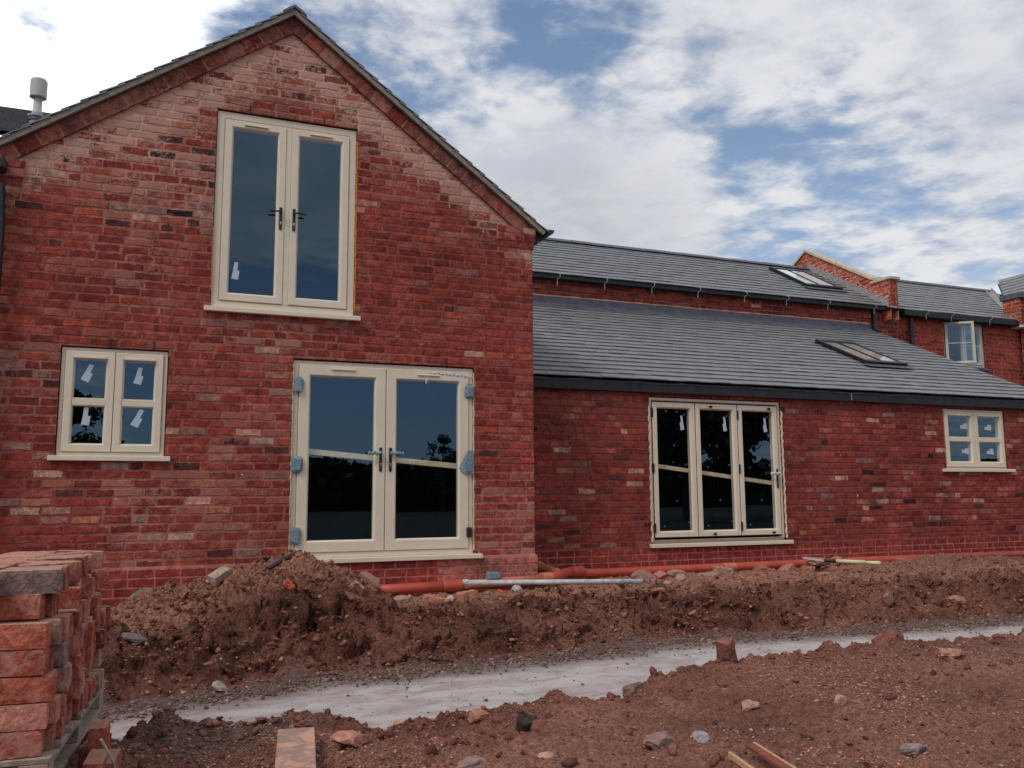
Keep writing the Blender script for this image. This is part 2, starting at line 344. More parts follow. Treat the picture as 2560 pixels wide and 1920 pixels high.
def brickwork(name, M, u0, u1, v0, v1, colf, mortf, parent, holes=(), planes=(), ch=.0865, bl=.246, jt=.014, ragged=.0045, phead=.16, proud=.0, regular=False, reveal=.11, thick=True):
    """one wall face: bricks standing a few mm proud of the mortar bed; M maps (u, v, outward) to the world"""
    mb = MB(); mc = []
    nrow = int(math.ceil((v1-v0)/ch))
    for i in range(nrow):
        a = v0+i*ch; b = min(a+ch, v1)
        u = u0-random.uniform(0, bl) if not regular else u0-(0 if i % 2 else bl/2)
        while u < u1:
            L_ = bl if random.random() > phead else bl*.47
            if not regular: L_ += random.uniform(-.007, .007)
            j = jt*(1 if regular else random.uniform(.75, 1.35))
            wob = 0 if regular else .003*math.sin(u*2.1+i*1.7)+random.uniform(-.0015, .0015)
            r = (max(u, u0), min(u+L_, u1), a+j*.4+wob, b-j*.6+wob); u += L_+j
            if r[1]-r[0] < .02 or r[3]-r[2] < .02: continue
            cc = colf((r[0]+r[1])/2, (r[2]+r[3])/2); mcol = mortf((r[0]+r[1])/2, (r[2]+r[3])/2)
            dz = proud+random.uniform(-.0012, .0018)*(0.5 if regular else 1)
            for q in sub_holes(r, holes):
                if q[1]-q[0] < .012 or q[3]-q[2] < .012: continue
                poly = clip_poly([(q[0], q[2]), (q[1], q[2]), (q[1], q[3]), (q[0], q[3])], planes)
                if len(poly) < 3: continue
                pts = []
                for k in range(len(poly)):
                    p, s = poly[k], poly[(k+1) % len(poly)]; d = math.hypot(s[0]-p[0], s[1]-p[1]); ns = max(1, int(d/.036))
                    for t in range(ns): pts.append((p[0]+(s[0]-p[0])*t/ns, p[1]+(s[1]-p[1])*t/ns))
                if not regular: pts = [(p[0]+random.uniform(-ragged, ragged), p[1]+random.uniform(-ragged, ragged)) for p in pts]
                cx = sum(p[0] for p in pts)/len(pts); cv = sum(p[1] for p in pts)/len(pts); k = len(pts)
                inn = []
                for p in pts:
                    bv = random.uniform(.003, .011) if not regular else .003; dx, dv = cx-p[0], cv-p[1]; inn.append((p[0]+max(-bv, min(bv, dx*.3)), p[1]+max(-bv, min(bv, dv*.5))))
                vs = [M(p[0], p[1], -.006) for p in pts]+[M(p[0], p[1], dz) for p in inn]
                fs = [list(range(k, 2*k))]+[(t, (t+1) % k, k+(t+1) % k, k+t) for t in range(k)]
                mb.add(vs, fs[:1], cc); b0 = len(mb.v)-2*k
                for f_ in fs[1:]:
                    t_ = random.choice((.1, .3, .6, .9)) if not regular else .3; mb.f.append([i_+b0 for i_ in f_]); mb.c.append(tuple(cc[i_]*(1-t_)+mcol[i_]*1.05*t_ for i_ in range(3))+(cc[3],)); mb.m.append(0)
                mc += [mcol]*len(fs)
    o = mb.build(name, M_BRICK, parent)
    at = o.data.attributes.new('mort', 'FLOAT_COLOR', 'FACE'); at.data.foreach_set('color', np.array(mc, dtype=np.float32).ravel())
    # mortar bed with its openings, joined in as a second mesh under the wall
    mm = MB(); step = .25
    us = sorted(set([u0, u1]+[h[k] for h in holes for k in (0, 1)]+list(np.arange(u0, u1, step)))); vs_ = sorted(set([v0, v1]+[h[k] for h in holes for k in (2, 3)]+list(np.arange(v0, v1, step))))
    us = [q for q in us if u0 <= q <= u1]; vs_ = [q for q in vs_ if v0 <= q <= v1]
    for i in range(len(us)-1):
        for j in range(len(vs_)-1):
            cu, cv = (us[i]+us[i+1])/2, (vs_[j]+vs_[j+1])/2
            if any(h[0] < cu < h[1] and h[2] < cv < h[3] for h in holes) or us[i+1]-us[i] < 1e-5 or vs_[j+1]-vs_[j] < 1e-5: continue
            poly = clip_poly([(us[i], vs_[j]), (us[i+1], vs_[j]), (us[i+1], vs_[j+1]), (us[i], vs_[j+1])], planes)
            if len(poly) >= 3: mm.add([M(p[0], p[1], -.0040+proud*.7) for p in poly], [list(range(len(poly)))], mortf(cu, cv))
    for h in holes:
        c4 = [(h[0], h[2]), (h[1], h[2]), (h[1], h[3]), (h[0], h[3])]
        for k in range(4):
            p, s = c4[k], c4[(k+1) % 4]
            mm.add([M(p[0], p[1], -.0032), M(s[0], s[1], -.0032), M(s[0], s[1], -reveal), M(p[0], p[1], -reveal)], [(0, 1, 2, 3)], lin(104, 46, 44, EF))
    mm.build('mortar_bed', M_MORT, o)
    return o
PAL = {k: (lambda t: (t[0]*1.04, t[1]*1.03, t[2]*.87, 1))(lin(*v, EF*.88)) for k, v in dict(red=(128, 54, 50), red2=(118, 48, 47), deep=(98, 38, 41), maroon=(82, 32, 37), orange=(150, 68, 55), pink=(138, 82, 76), tan=(146, 106, 86),
       grey=(122, 102, 102), dark=(62, 40, 42), black=(36, 28, 31), pale=(172, 142, 130), lgrey=(146, 130, 126), umber=(112, 82, 74), dusk=(92, 62, 58)).items()}
def pick(ws, alpha, va=.12):
    ks = list(ws); k = random.choices(ks, [ws[x] for x in ks])[0]; c = PAL[k]; pl = 0 if k == 'black' else (.1 if k == 'dark' else .38); c = tuple(c[i]*(1-pl)+REDM[i]*pl for i in range(3)); f = 1+random.uniform(-va, va); g = 1+random.uniform(-.10, .10); alpha += random.choice([0, 0, 0, 0, 0, -.1, -.1, .14, .30])
    return (min(.9, c[0]*f), min(.9, c[1]*f*g), min(.9, c[2]*f*g), min(1, max(0, alpha)))
APX, APZ = 1.143, 6.664; SLR, SLL = .733, .705
def smear_gable(u, v):
    top = APZ-(SLR if u > APX else SLL)*abs(u-APX)
    d = top-v                                            # distance below the verge
    s = .40+.40*float(sst(.85, .30, np.array(d)))+.22*float(sst(5.1, 5.8, np.array(v)))+.14*float(sst(3.9, 4.5, np.array(v)))*(1 if u < .4 else .2)
    return min(.74, s+.22*float(fbm(np.array(u), np.array(v), .9, 3, 5)))
def col_gable(u, v):
    s = smear_gable(u, v)+random.uniform(-.10, .10)
    if v > 4.0 and u < .45: w = dict(red=4, red2=3, deep=2.5, pink=3, tan=1.1, grey=1, dark=1.4, black=1.5, pale=.8, orange=.5)
    elif v > 5.3 or APZ-(SLR if u > APX else SLL)*abs(u-APX)-v < .55: w = dict(red=1.4, deep=1, pink=1, tan=1.5, umber=5, dusk=3, dark=.5, grey=.6)
    elif v > 3.0: w = dict(red=5, red2=5, deep=3, maroon=1.6, orange=.5, pink=1.2, tan=.15, dark=.42, grey=.25, black=.10)
    elif u < .8 and v > 2.0: w = dict(red=5, red2=4, deep=2.6, maroon=1, orange=.5, pink=1.3, grey=.4, lgrey=.12, dark=.3, pale=.12)
    elif u < 1.2: w = dict(red=4.5, red2=4, deep=1.8, maroon=.9, orange=.8, pink=1.8, grey=.9, tan=.5, dark=.7, pale=.7, lgrey=.5, black=.3)
    else: w = dict(red=5, red2=4, deep=1.8, maroon=.9, orange=.9, pink=1.8, grey=.1, dark=.3, pale=.2)
    return pick(w, s)
def mort_gable(u, v):
    t = min(1, max(0, (smear_gable(u, v)-.35)/.5)); a, b = lin(116, 62, 54, EF), lin(170, 136, 121, EF)
    return tuple(a[i]*(1-t)+b[i]*t for i in range(3))+(1,)
def col_lean(u, v):
    n_ = float(fbm(np.array(u), np.array(v), .7, 3, 21))
    w = dict(red=4, red2=5, deep=3.6, maroon=1.5, pink=1.4, orange=.3, grey=.5, tan=.3, dark=.6, pale=.6, black=.2)
    if u > 9.5 and v < 1.7: w['pink'] = 2.5; w['lgrey'] = .6
    return pick(w, .36+.34*n_+(.12 if v > 2.35 else 0)+random.uniform(-.1, .12))
mort_lean = lambda u, v: lin(104, 53, 48, EF)
col_plinth = lambda u, v: pick(dict(red=1, red2=2), .12, .06)
col_plinth_g = lambda u, v: (lin(134+random.uniform(-6, 6), 82, 70, EF)[:3]+(.3,)) if u > 2.75+random.uniform(-.5, .5) else col_plinth(u, v)
mort_plinth = lambda u, v: lin(152, 88, 82, EF)
col_rear = lambda u, v: pick(dict(red=3, red2=4, deep=3, maroon=1, pink=1, dark=.3, pale=.1), .22+random.uniform(-.06, .1))
mort_rear = lambda u, v: lin(124, 72, 62, EF)
col_next = lambda u, v: pick(dict(orange=3, red=4, red2=1.5, deep=.8), .2)
mort_next = lambda u, v: lin(132, 72, 60, EF)
FRONT = lambda Y: (lambda u, v, d: (u, Y-d, v))          # faces -y
LEFT = lambda X: (lambda u, v, d: (X-d, u, v))           # faces -x
RIGHT = lambda X: (lambda u, v, d: (X+d, u, v))          # faces +x
# ------------------------------------------------------------------ slates
def slating(name, org, U, V, Nn, nu, gauge, rows, parent, width=.25, clip=None, holes=(), base=(98, 98, 99), thick=.012, first=0.):
    """courses of separate slates; org = eave start, U along the eave, V up the slope, Nn outward"""
    U, V, Nn, org = Vector(U), Vector(V), Vector(Nn), Vector(org); mb = MB()
    def P(u, s, d): return tuple(org+U*u+V*s+Nn*d)
    for r in range(rows):
        s0 = r*gauge; u = -random.uniform(.0, .02)-(width/2 if r % 2 else 0)+first
        while u < nu:
            a, b = max(u+.0035, 0), min(u+width-.0035, nu); u += width
            if b-a < .03: continue
            s1 = s0+gauge*1.35
            if any(a < h[1] and b > h[0] and s0 < h[3] and s0+gauge > h[2] for h in holes):
                pieces = []
                for h in holes:
                    if a < h[1] and b > h[0] and s0 < h[3] and s0+gauge > h[2]:
                        if a < h[0]-.03: pieces.append((a, h[0]))
                        if b > h[1]+.03: pieces.append((h[1], b))
            else: pieces = [(a, b)]
            for a_, b_ in pieces:
                t0 = thick+random.uniform(-.001, .003); js = random.uniform(-.003, .003)
                k = random.uniform(.90, 1.07); tn = random.uniform(-1.5, 1.5); c = lin(base[0]+tn, base[1], base[2]-tn, k*1.62)
                if clip:
                    poly = clip_poly([(a_, s0+js), (b_, s0+js), (b_, s1), (a_, s1)], clip)
                    if len(poly) < 3: continue
                else: poly = [(a_, s0+js), (b_, s0+js), (b_, s1), (a_, s1)]
                n_ = len(poly)
                hgt = lambda s: t0*2.0-(s-s0)/(gauge*1.35)*(t0*1.7)
                vs = [P(p[0], p[1], hgt(p[1])) for p in poly]+[P(p[0], p[1], hgt(p[1])-t0) for p in poly]
                mb.add(vs, [list(range(n_))]+[(i, i+n_, (i+1) % n_+n_, (i+1) % n_) for i in range(n_)], c)
    return mb.build(name, M_SLATE, parent)
def plate(name, pts, mat, parent, th=.02):
    """flat sheet through the given corners, given a thickness downwards along its normal"""
    p = [Vector(q) for q in pts]; nn = (p[1]-p[0]).cross(p[2]-p[0]).normalized()
    k = len(p); mb = MB(); mb.add([tuple(q) for q in p]+[tuple(q-nn*th) for q in p], [list(range(k)), list(range(k, 2*k))[::-1]]+[(i, i+k, (i+1) % k+k, (i+1) % k) for i in range(k)])
    return mb.build(name, mat, parent)
# ------------------------------------------------------------------ window joinery (drawn in x, z at depth y; front is -y)
def ringframe(mb, x0, x1, z0, z1, prof, wl=None):
    """prof: list of (inset, y); mitred ring swept round the rectangle, closed profile"""
    rings = [[(x0+d, y, z0+d), (x1-d, y, z0+d), (x1-d, y, z1-d), (x0+d, y, z1-d)] for d, y in prof]
    k = len(prof); vs = [p for r in rings for p in r]; fs = []
    for i in range(k):
        j = (i+1) % k
        for c in range(4): fs.append((i*4+c, i*4+(c+1) % 4, j*4+(c+1) % 4, j*4+c))
    mb.add(vs, fs)
def outer_frame(Y, x0, x1, z0, z1, w, deep=.07):
    mb = MB(); ringframe(mb, x0, x1, z0, z1, [(0, Y+deep), (0, Y+.003), (.003, Y), (w-.012, Y), (w, Y+.010), (w, Y+deep)]); return mb
def sash_mb(Y, x0, x1, z0, z1, w, proud=.012, deep=.06):
    mb = MB(); ringframe(mb, x0, x1, z0, z1, [(0, Y+deep), (0, Y-proud+.005), (.005, Y-proud), (w-.020, Y-proud), (w-.014, Y-proud+.003), (w, Y+.014), (w, Y+deep)]); return mb
def pane_obj(Y, x0, x1, z0, z1, parent, mat=None):
    e = [random.uniform(-.0016, .0016) for _ in range(3)]; mb = MB(); mb.add([(x0, Y+e[0], z0), (x1, Y+e[1], z0), (x1, Y+e[1]+e[2], z1), (x0, Y+e[0]+e[2], z1)], [(0, 1, 2, 3)]); return mb.build('pane', mat or M_GLASS, parent)
def sticker(Y, cx, cz, w, h, ang, parent, flip=1):
    mb = MB(); a = R(ang); out = []
    for p in [(-.30, .5), (.22, .5), (.20, .04), (.5, .02), (.44, -.5), (-.5, -.48), (-.36, .0)]:
        u, v = p[0]*w*flip, p[1]*h; out.append((cx+u*math.cos(a)-v*math.sin(a), cz+u*math.sin(a)+v*math.cos(a)))
    mb.prism(out, .0015, .003, FRONT(Y)); return mb.build('sticker', M_WHITEP, parent)
def sill_obj(Y, x0, x1, z0, z1, proj, parent, mat=None):
    mb = MB(); mb.bbox(x0, x1, Y-proj, Y+.06, z0, z1, .005); return mb.build('sill', mat or M_PVC, parent)
def vent_obj(Y, x0, x1, z, parent, h=.018):
    mb = MB(); mb.bbox(x0, x1, Y-.030, Y-.0125, z-h/2, z+h/2, .004); return mb.build('trickle_vent', M_PVC, parent)
def handle_obj(Y, x, z, side, parent, wrap=None, h=.25, lever=.115):
    mb = MB(); mb.bbox(x-.016, x+.016, Y-.024, Y-.0122, z-h/2, z+h/2, .006)
    zz = z+h*.26
    mb.tube([(x, Y-.024, zz), (x, Y-.058, zz), (x+side*.02, Y-.064, zz), (x+side*lever, Y-.060, zz-.006)], [.010, .010, .010, .008], 10)
    o = mb.build('handle', M_BLACK, parent)
    k = MB(); k.tube([(x, Y-.0235, z-h*.19), (x, Y-.028, z-h*.19)], .009, 10); k.bbox(x-.004, x+.004, Y-.028, Y-.0235, z-h*.27, z-h*.19, .001); k.build('lock_cylinder', M_STEEL, parent)
    if wrap:
        w = MB(); n_ = 9
        pts = [(x+side*(-.01+(lever+.03)*i/(n_-1)), Y-.062+.004*math.sin(i*2.1), zz-.002+.006*math.sin(i*1.7)) for i in range(n_)]
        w.tube(pts, [.012+.010*abs(math.sin(i*1.3+.5)) for i in range(n_)], 9); w.build('handle_wrapping', wrap, parent)
    return o
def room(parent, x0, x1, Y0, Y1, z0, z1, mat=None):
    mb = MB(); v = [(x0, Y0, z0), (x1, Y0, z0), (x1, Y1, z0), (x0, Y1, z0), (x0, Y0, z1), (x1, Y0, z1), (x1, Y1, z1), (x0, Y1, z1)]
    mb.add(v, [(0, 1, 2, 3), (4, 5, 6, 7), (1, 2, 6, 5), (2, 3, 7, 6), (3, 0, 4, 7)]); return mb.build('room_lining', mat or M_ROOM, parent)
# ================================================================== GABLE HOUSE
gh = tag(empty('gable_house', (1.143, 2.2, .3)), 'two-storey red brick house end with steep gable and tall first-floor double window', 'house')
def P_(o, par=None):                                     # keep world placement when parenting to an empty
    return o
def adopt(root):
    inv = Matrix.Translation(root.location).inverted() if root.rotation_euler.z == 0 else None
    for ch in root.children: ch.matrix_parent_inverse = inv
XL, XR, GT = -1.80, 4.0, .62                             # gable wall corners, plinth top
UPW = (.389, 1.870, 3.253, 5.386); FRD = (1.244, 3.255, .655, 2.745); LFW = (-.950, .005, 1.708, 2.759)
g = .008
gholes = [(UPW[0]-g, UPW[1]+g, UPW[2]-.05, UPW[3]+.014), (FRD[0]-g, FRD[1]+g, .60, FRD[3]+.014), (LFW[0]-g, LFW[1]+g, LFW[2]-.05, LFW[3]+.012)]
VB = .135                                                 # verge band (corbel) measured square to the slope
cR, sR_ = math.cos(math.atan(SLR)), math.sin(math.atan(SLR)); cL, sL = math.cos(math.atan(SLL)), math.sin(math.atan(SLL))
oR, oL = (APZ-.088/cR)+SLR*APX, (APZ-.088/cL)-SLL*APX       # underside of verge strip:  v = oR - SLR*u   /  v = oL + SLL*u
wplanes = [(sR_, cR, oR*cR-VB+.01), (-sL, cL, oL*cL-VB+.01)]
brickwork('wall', FRONT(0), XL, XR, GT, 6.7, col_gable, mort_gable, gh, gholes, wplanes)
brickwork('plinth', FRONT(-.022), XL-.02, XR+.022, .62-6*.0865, GT, col_plinth_g, mort_plinth, gh, [], regular=True, bl=.225)
brickwork('return_wall', RIGHT(XR), 0, 4.45, .2, 4.45, col_gable, mort_gable, gh)
brickwork('return_wall', LEFT(XL), 0, 5.0, .1, 4.55, col_gable, mort_gable, gh)
mb = MB(); mb.prism([(XL-.02, GT), (XR+.022, GT), (XR, GT+.02), (XL, GT+.02)], .018, -.01, FRONT(0), lin(150, 105, 92, EF)); mb.build('plinth_fillet', M_MORT, gh)
# corbelled courses of the verge, one brick band following each slope, projecting from the wall
def verge_band():
    mb = MB(); mc = []
    for side in (1, -1):
        sl_, c_, s_ = (SLR, cR, sR_) if side > 0 else (SLL, cL, sL)
        o_ = oR-SLR*APX if side > 0 else oL+SLL*APX      # height of the band's top line at the apex
        Lm = (2.84 if side > 0 else 3.2)/c_; t = .0
        while t < Lm:
            l = .215+random.uniform(-.012, .012); a, b = t+.006, min(t+l, Lm); t += l+.016
            if b-a < .03: continue
            def pt(d, dn): return (APX+side*(d*c_-dn*s_), o_-d*s_-dn*c_)
            e = lambda: random.uniform(-.004, .004)
            a0, a1 = a, a
            if a < .02: a0, a1 = 0., VB*math.tan(math.atan(sl_))*1.0
            poly = [pt(a0, -.012), pt(b, -.012+e()*.3), pt(b, VB+e()), pt(a1, VB+e())]
            if side < 0: poly = poly[::-1]
            c = pick(dict(umber=4, dusk=4, pink=1, deep=1), .46+random.uniform(-.05, .05), .08)
            k0 = len(mb.f); mb.prism(poly, -.02, .030+random.uniform(-.002, .003), FRONT(0), c); mc += [lin(134, 92, 82, EF)]*(len(mb.f)-k0)
    o = mb.build('verge_corbel', M_BRICK, gh); at = o.data.attributes.new('mort', 'FLOAT_COLOR', 'FACE'); at.data.foreach_set('color', np.array(mc, dtype=np.float32).ravel())
    mm = MB()
    for side in (1, -1):
        sl_, c_, s_ = (SLR, cR, sR_) if side > 0 else (SLL, cL, sL); o_ = oR-SLR*APX if side > 0 else oL+SLL*APX
        pt = lambda d, dn: (APX+side*(d*c_-dn*s_), o_-d*s_-dn*c_)
        L_ = (2.84 if side > 0 else 3.2)/c_
        poly = [pt(0, -.01), pt(L_, -.01), pt(L_, VB-.008), pt((VB-.008)*sl_, VB-.008)]
        mm.prism(poly if side > 0 else poly[::-1], -.02, .026, FRONT(0), lin(134, 90, 79, EF))
    mm.build('mortar_bed', M_MORT, o)
verge_band()
# stepped corbel under the eaves at each corner
def corbel(x0, x1, zt, side):
    mb = MB(); mc = []
    for i, (ex, pr, c0) in enumerate(((.040, .028, 0), (.036, .026, 1), (.018, .012, 2))):
        zb = zt-(i+1)*.0865; x = x0; end = x1+ex if side > 0 else x1
        if side < 0: x = x0-ex
        while x < end-.02:
            l = random.choice([.11, .225, .225]); b = min(x+l, end)
            k0 = len(mb.f); mb.bbox(x+.005, b-.005, -pr-random.uniform(0, .003), .12, zb+.005, zb+.0815, .004, pick(dict(red=3, red2=2, deep=1.5, pale=.8), .42+random.uniform(-.1, .25)), jit=.001); mc += [lin(140, 84, 76, EF)]*(len(mb.f)-k0)
            x = b
    o = mb.build('eaves_corbel', M_BRICK, gh); at = o.data.attributes.new('mort', 'FLOAT_COLOR', 'FACE'); at.data.foreach_set('color', np.array(mc, dtype=np.float32).ravel())
    mm = MB(); e0, e1 = (x0, x1+.036) if side > 0 else (x0-.036, x1)
    mm.box(e0+.002, e1-.002, -.022, .115, zt-.173, zt-.001, lin(150, 100, 90, EF)); mm.box(e0+.02, e1-.02, -.008, .115, zt-.259, zt-.173, lin(130, 76, 70, EF)); mm.build('mortar_bed', M_MORT, o)
corbel(3.542, 4.0, 4.480, 1); corbel(-1.80, -1.36, 4.560, -1)
# roof: slates on both slopes, cement verge strip, ridge
VF = -.085                                               # front face of the verge strip
for side in (1, -1):
    sl_, c_, s_ = (SLR, cR, sR_) if side > 0 else (SLL, cL, sL)
    L_ = (3.00 if side > 0 else 3.16)/c_
    pt = lambda d, dn: (APX+side*(d*c_-dn*s_), APZ-.022/c_-d*s_-dn*c_)
    poly = [pt(0, 0), pt(L_, 0), pt(L_, .050), pt(.050*sl_, .050)]
    mb = MB(); mb.prism(poly if side > 0 else poly[::-1], .04, -VF, FRONT(0)); mb.build('verge_strip', M_UNDER, gh)
    org = (APX+side*(L_+.03)*c_, VF-.012, APZ-(L_+.03)*s_-.022)
    slating('slate_roof', org, (0, 1, 0), (-side*c_, 0, s_), (side*s_, 0, c_), 5.2, .2, int((L_+.03)/.2)+1, gh, width=.25, clip=[(0, 1, L_+.025)])
    plate('roof_deck', [(APX, VF+.01, APZ-.03), (APX+side*L_*c_, VF+.01, APZ-.03-L_*s_), (APX+side*L_*c_, 5.1, APZ-.03-L_*s_), (APX, 5.1, APZ-.03)], M_BLACKM, gh, .03 if side > 0 else -.03)
mb = MB(); prof = [(-.13, -.080), (-.06, -.024), (0, .012), (.06, -.024), (.13, -.080), (.12, -.098), (0, -.016), (-.12, -.098)]
y = VF-.02
while y < 5.1: mb.prism([(APX+a, APZ+.004+b) for a, b in prof], -y, -(y+.44), lambda u, v, d: (u, -d, v), lin(80, 82, 92, 1.2)); y += .45
mb.build('ridge_tiles', M_SLATE, gh)
# eaves gutter (half round, running back from the gable) with black fascia end
def half_gutter(p0, p1, r, name, par, side=Vector((1, 0, 0))):
    p0, p1 = Vector(p0), Vector(p1); mb = MB(); n_ = 12; vs = []
    for p in (p0, p1):
        for rr in (r, r-.005):
            for k in range(n_+1):
                a = math.pi*k/n_; vs.append(tuple(p-side*rr*math.cos(a)-Vector((0, 0, rr*math.sin(a)))))
    q = n_+1; fs = []
    for k in range(n_): fs += [(k, k+1, 2*q+k+1, 2*q+k), (q+k+1, q+k, 3*q+k, 3*q+k+1)]
    fs += [(0, q, 3*q, 2*q), (n_, 2*q+n_, 3*q+n_, q+n_)]+[list(range(q))]     # stop end
    mb.add(vs, fs); return mb.build(name, M_BLACK, par)
half_gutter((4.205, -.06, 4.475), (4.205, 4.4, 4.475), .062, 'gutter', gh)
mb = MB(); mb.prism([(4.042, 4.30), (4.042, 4.50), (4.15, 4.455), (4.10, 4.36)], -.01, -4.4, FRONT(0)); mb.build('fascia', M_BLACKM, gh)
mb = MB(); mb.box(4.001, 4.016, .03, .735, .58, 2.66); mb.build('dark_corner_strip', M_BLACKM, gh)  # thin black strip down the inner corner between house and lean-to
for vx, vz in ((.715, 5.402), (1.505, 5.402), (-.52, 2.774), (-.13, 2.774), (2.93, 2.762)): mb = MB(); mb.box(vx-.007, vx+.007, -.0035, .05, vz, vz+.085); mb.build('weep_vent', M_BLACK, gh)
mb = MB(); mb.tube([(4.075, .02, 4.345), (4.085, -.02, 4.31), (4.075, -.01, 4.20)], .006, 6); mb.build('gutter_bracket', M_GALV, gh)
# black rainwater goods at the near corner by the frame edge
mb = MB(); mb.bbox(-1.86, -1.50, -.20, -.03, 4.385, 4.525, .03); mb.build('rain_hopper', M_BLACK, gh)
mb = MB(); mb.tube([(-1.56, -.09, 4.27), (-1.555, -.10, 4.20), (-1.535, -.10, 3.9), (-1.535, -.10, .35)], .055, 16); mb.build('downpipe', M_BLACK, gh)
# flue on the slope behind the verge
fx, fy, FZ = -1.655, 2.6, -.075
fr0 = APZ-SLL*abs(fx-APX)
fl = MB(); fl.tube([(fx, fy, 4.5), (fx, fy, FZ+6.07), (fx, fy, FZ+6.13)], [.088, .082, .075], 24); fl.tube([(fx, fy, FZ+6.125), (fx, fy, FZ+6.15)], .105, 24); fo = fl.build('flue', M_LEADL, gh, True)
mb = MB(); mb.tube([(fx, fy, FZ+6.085), (fx, fy, FZ+6.12)], .096, 24); mb.build('flue_collar', M_LEAD, fo)
mb = MB(); mb.tube([(fx, fy, FZ+6.14), (fx, fy, FZ+6.22), (fx, fy, FZ+6.225), (fx, fy, FZ+6.42)], [.062, .060, .050, .050], 24); mb.build('flue_pipe', M_GREYM, fo, True)
mb = MB(); mb.tube([(fx, fy, FZ+6.395), (fx, fy, FZ+6.40), (fx, fy, FZ+6.615), (fx, fy, FZ+6.62), (fx, fy, FZ+6.64)], [.082, .097, .097, .094, .085], 28); mb.build('flue_cowl', M_GREYM, fo)
# ---- upper double window
def upper_window():
    x0, x1, z0, z1 = UPW; Y = .028
    w = outer_frame(Y, x0, x1, z0, z1, .078).build('window', M_PVC, gh); tag(w, 'tall first-floor double casement under the gable')
    mid = (x0+x1)/2+.005
    for k, (a, b) in enumerate(((x0+.080, mid-.030), (mid+.030, x1-.080))):
        sash_mb(Y, a, b, z0+.082, z1-.085, .088).build('sash', M_PVC, w)
        pane_obj(Y+.012, a+.086, b-.086, z0+.166, z1-.171, w)
        vent_obj(Y, (a+b)/2-.125, (a+b)/2+.125, z1-.125, w)
        handle_obj(Y, b-.040 if k == 0 else a+.040, 4.27, -1 if k == 0 else 1, w, None, .25, .12)
    mb = MB(); mb.bbox(mid-.029, mid+.029, Y-.004, Y+.06, z0+.07, z1-.08, .004); mb.build('meeting_post', M_PVC, w)
    sill_obj(Y, x0-.065, x1+.065, z0-.052, z0-.002, .085, w)
    sticker(Y+.012, .625, 3.66, .075, .185, -4, w)
    mb = MB(); pts = [(1.876+.003*math.sin(i*1.9), .006-.004*abs(math.sin(i*2.3)), 3.30+i*.05) for i in range(40)]; mb.tube(pts, [.005+.004*abs(math.sin(i*1.31)) for i in range(40)], 6); mb.build('sealant_foam', M_FOAMO, w)
    mb = MB(); pts = [(.386, .008, 3.42+i*.045) for i in range(16)]; mb.tube(pts, [.004+.003*abs(math.sin(i*1.7)) for i in range(16)], 6); mb.build('sealant_foam', M_FOAMO, w)
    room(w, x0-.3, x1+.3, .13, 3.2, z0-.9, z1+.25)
upper_window()
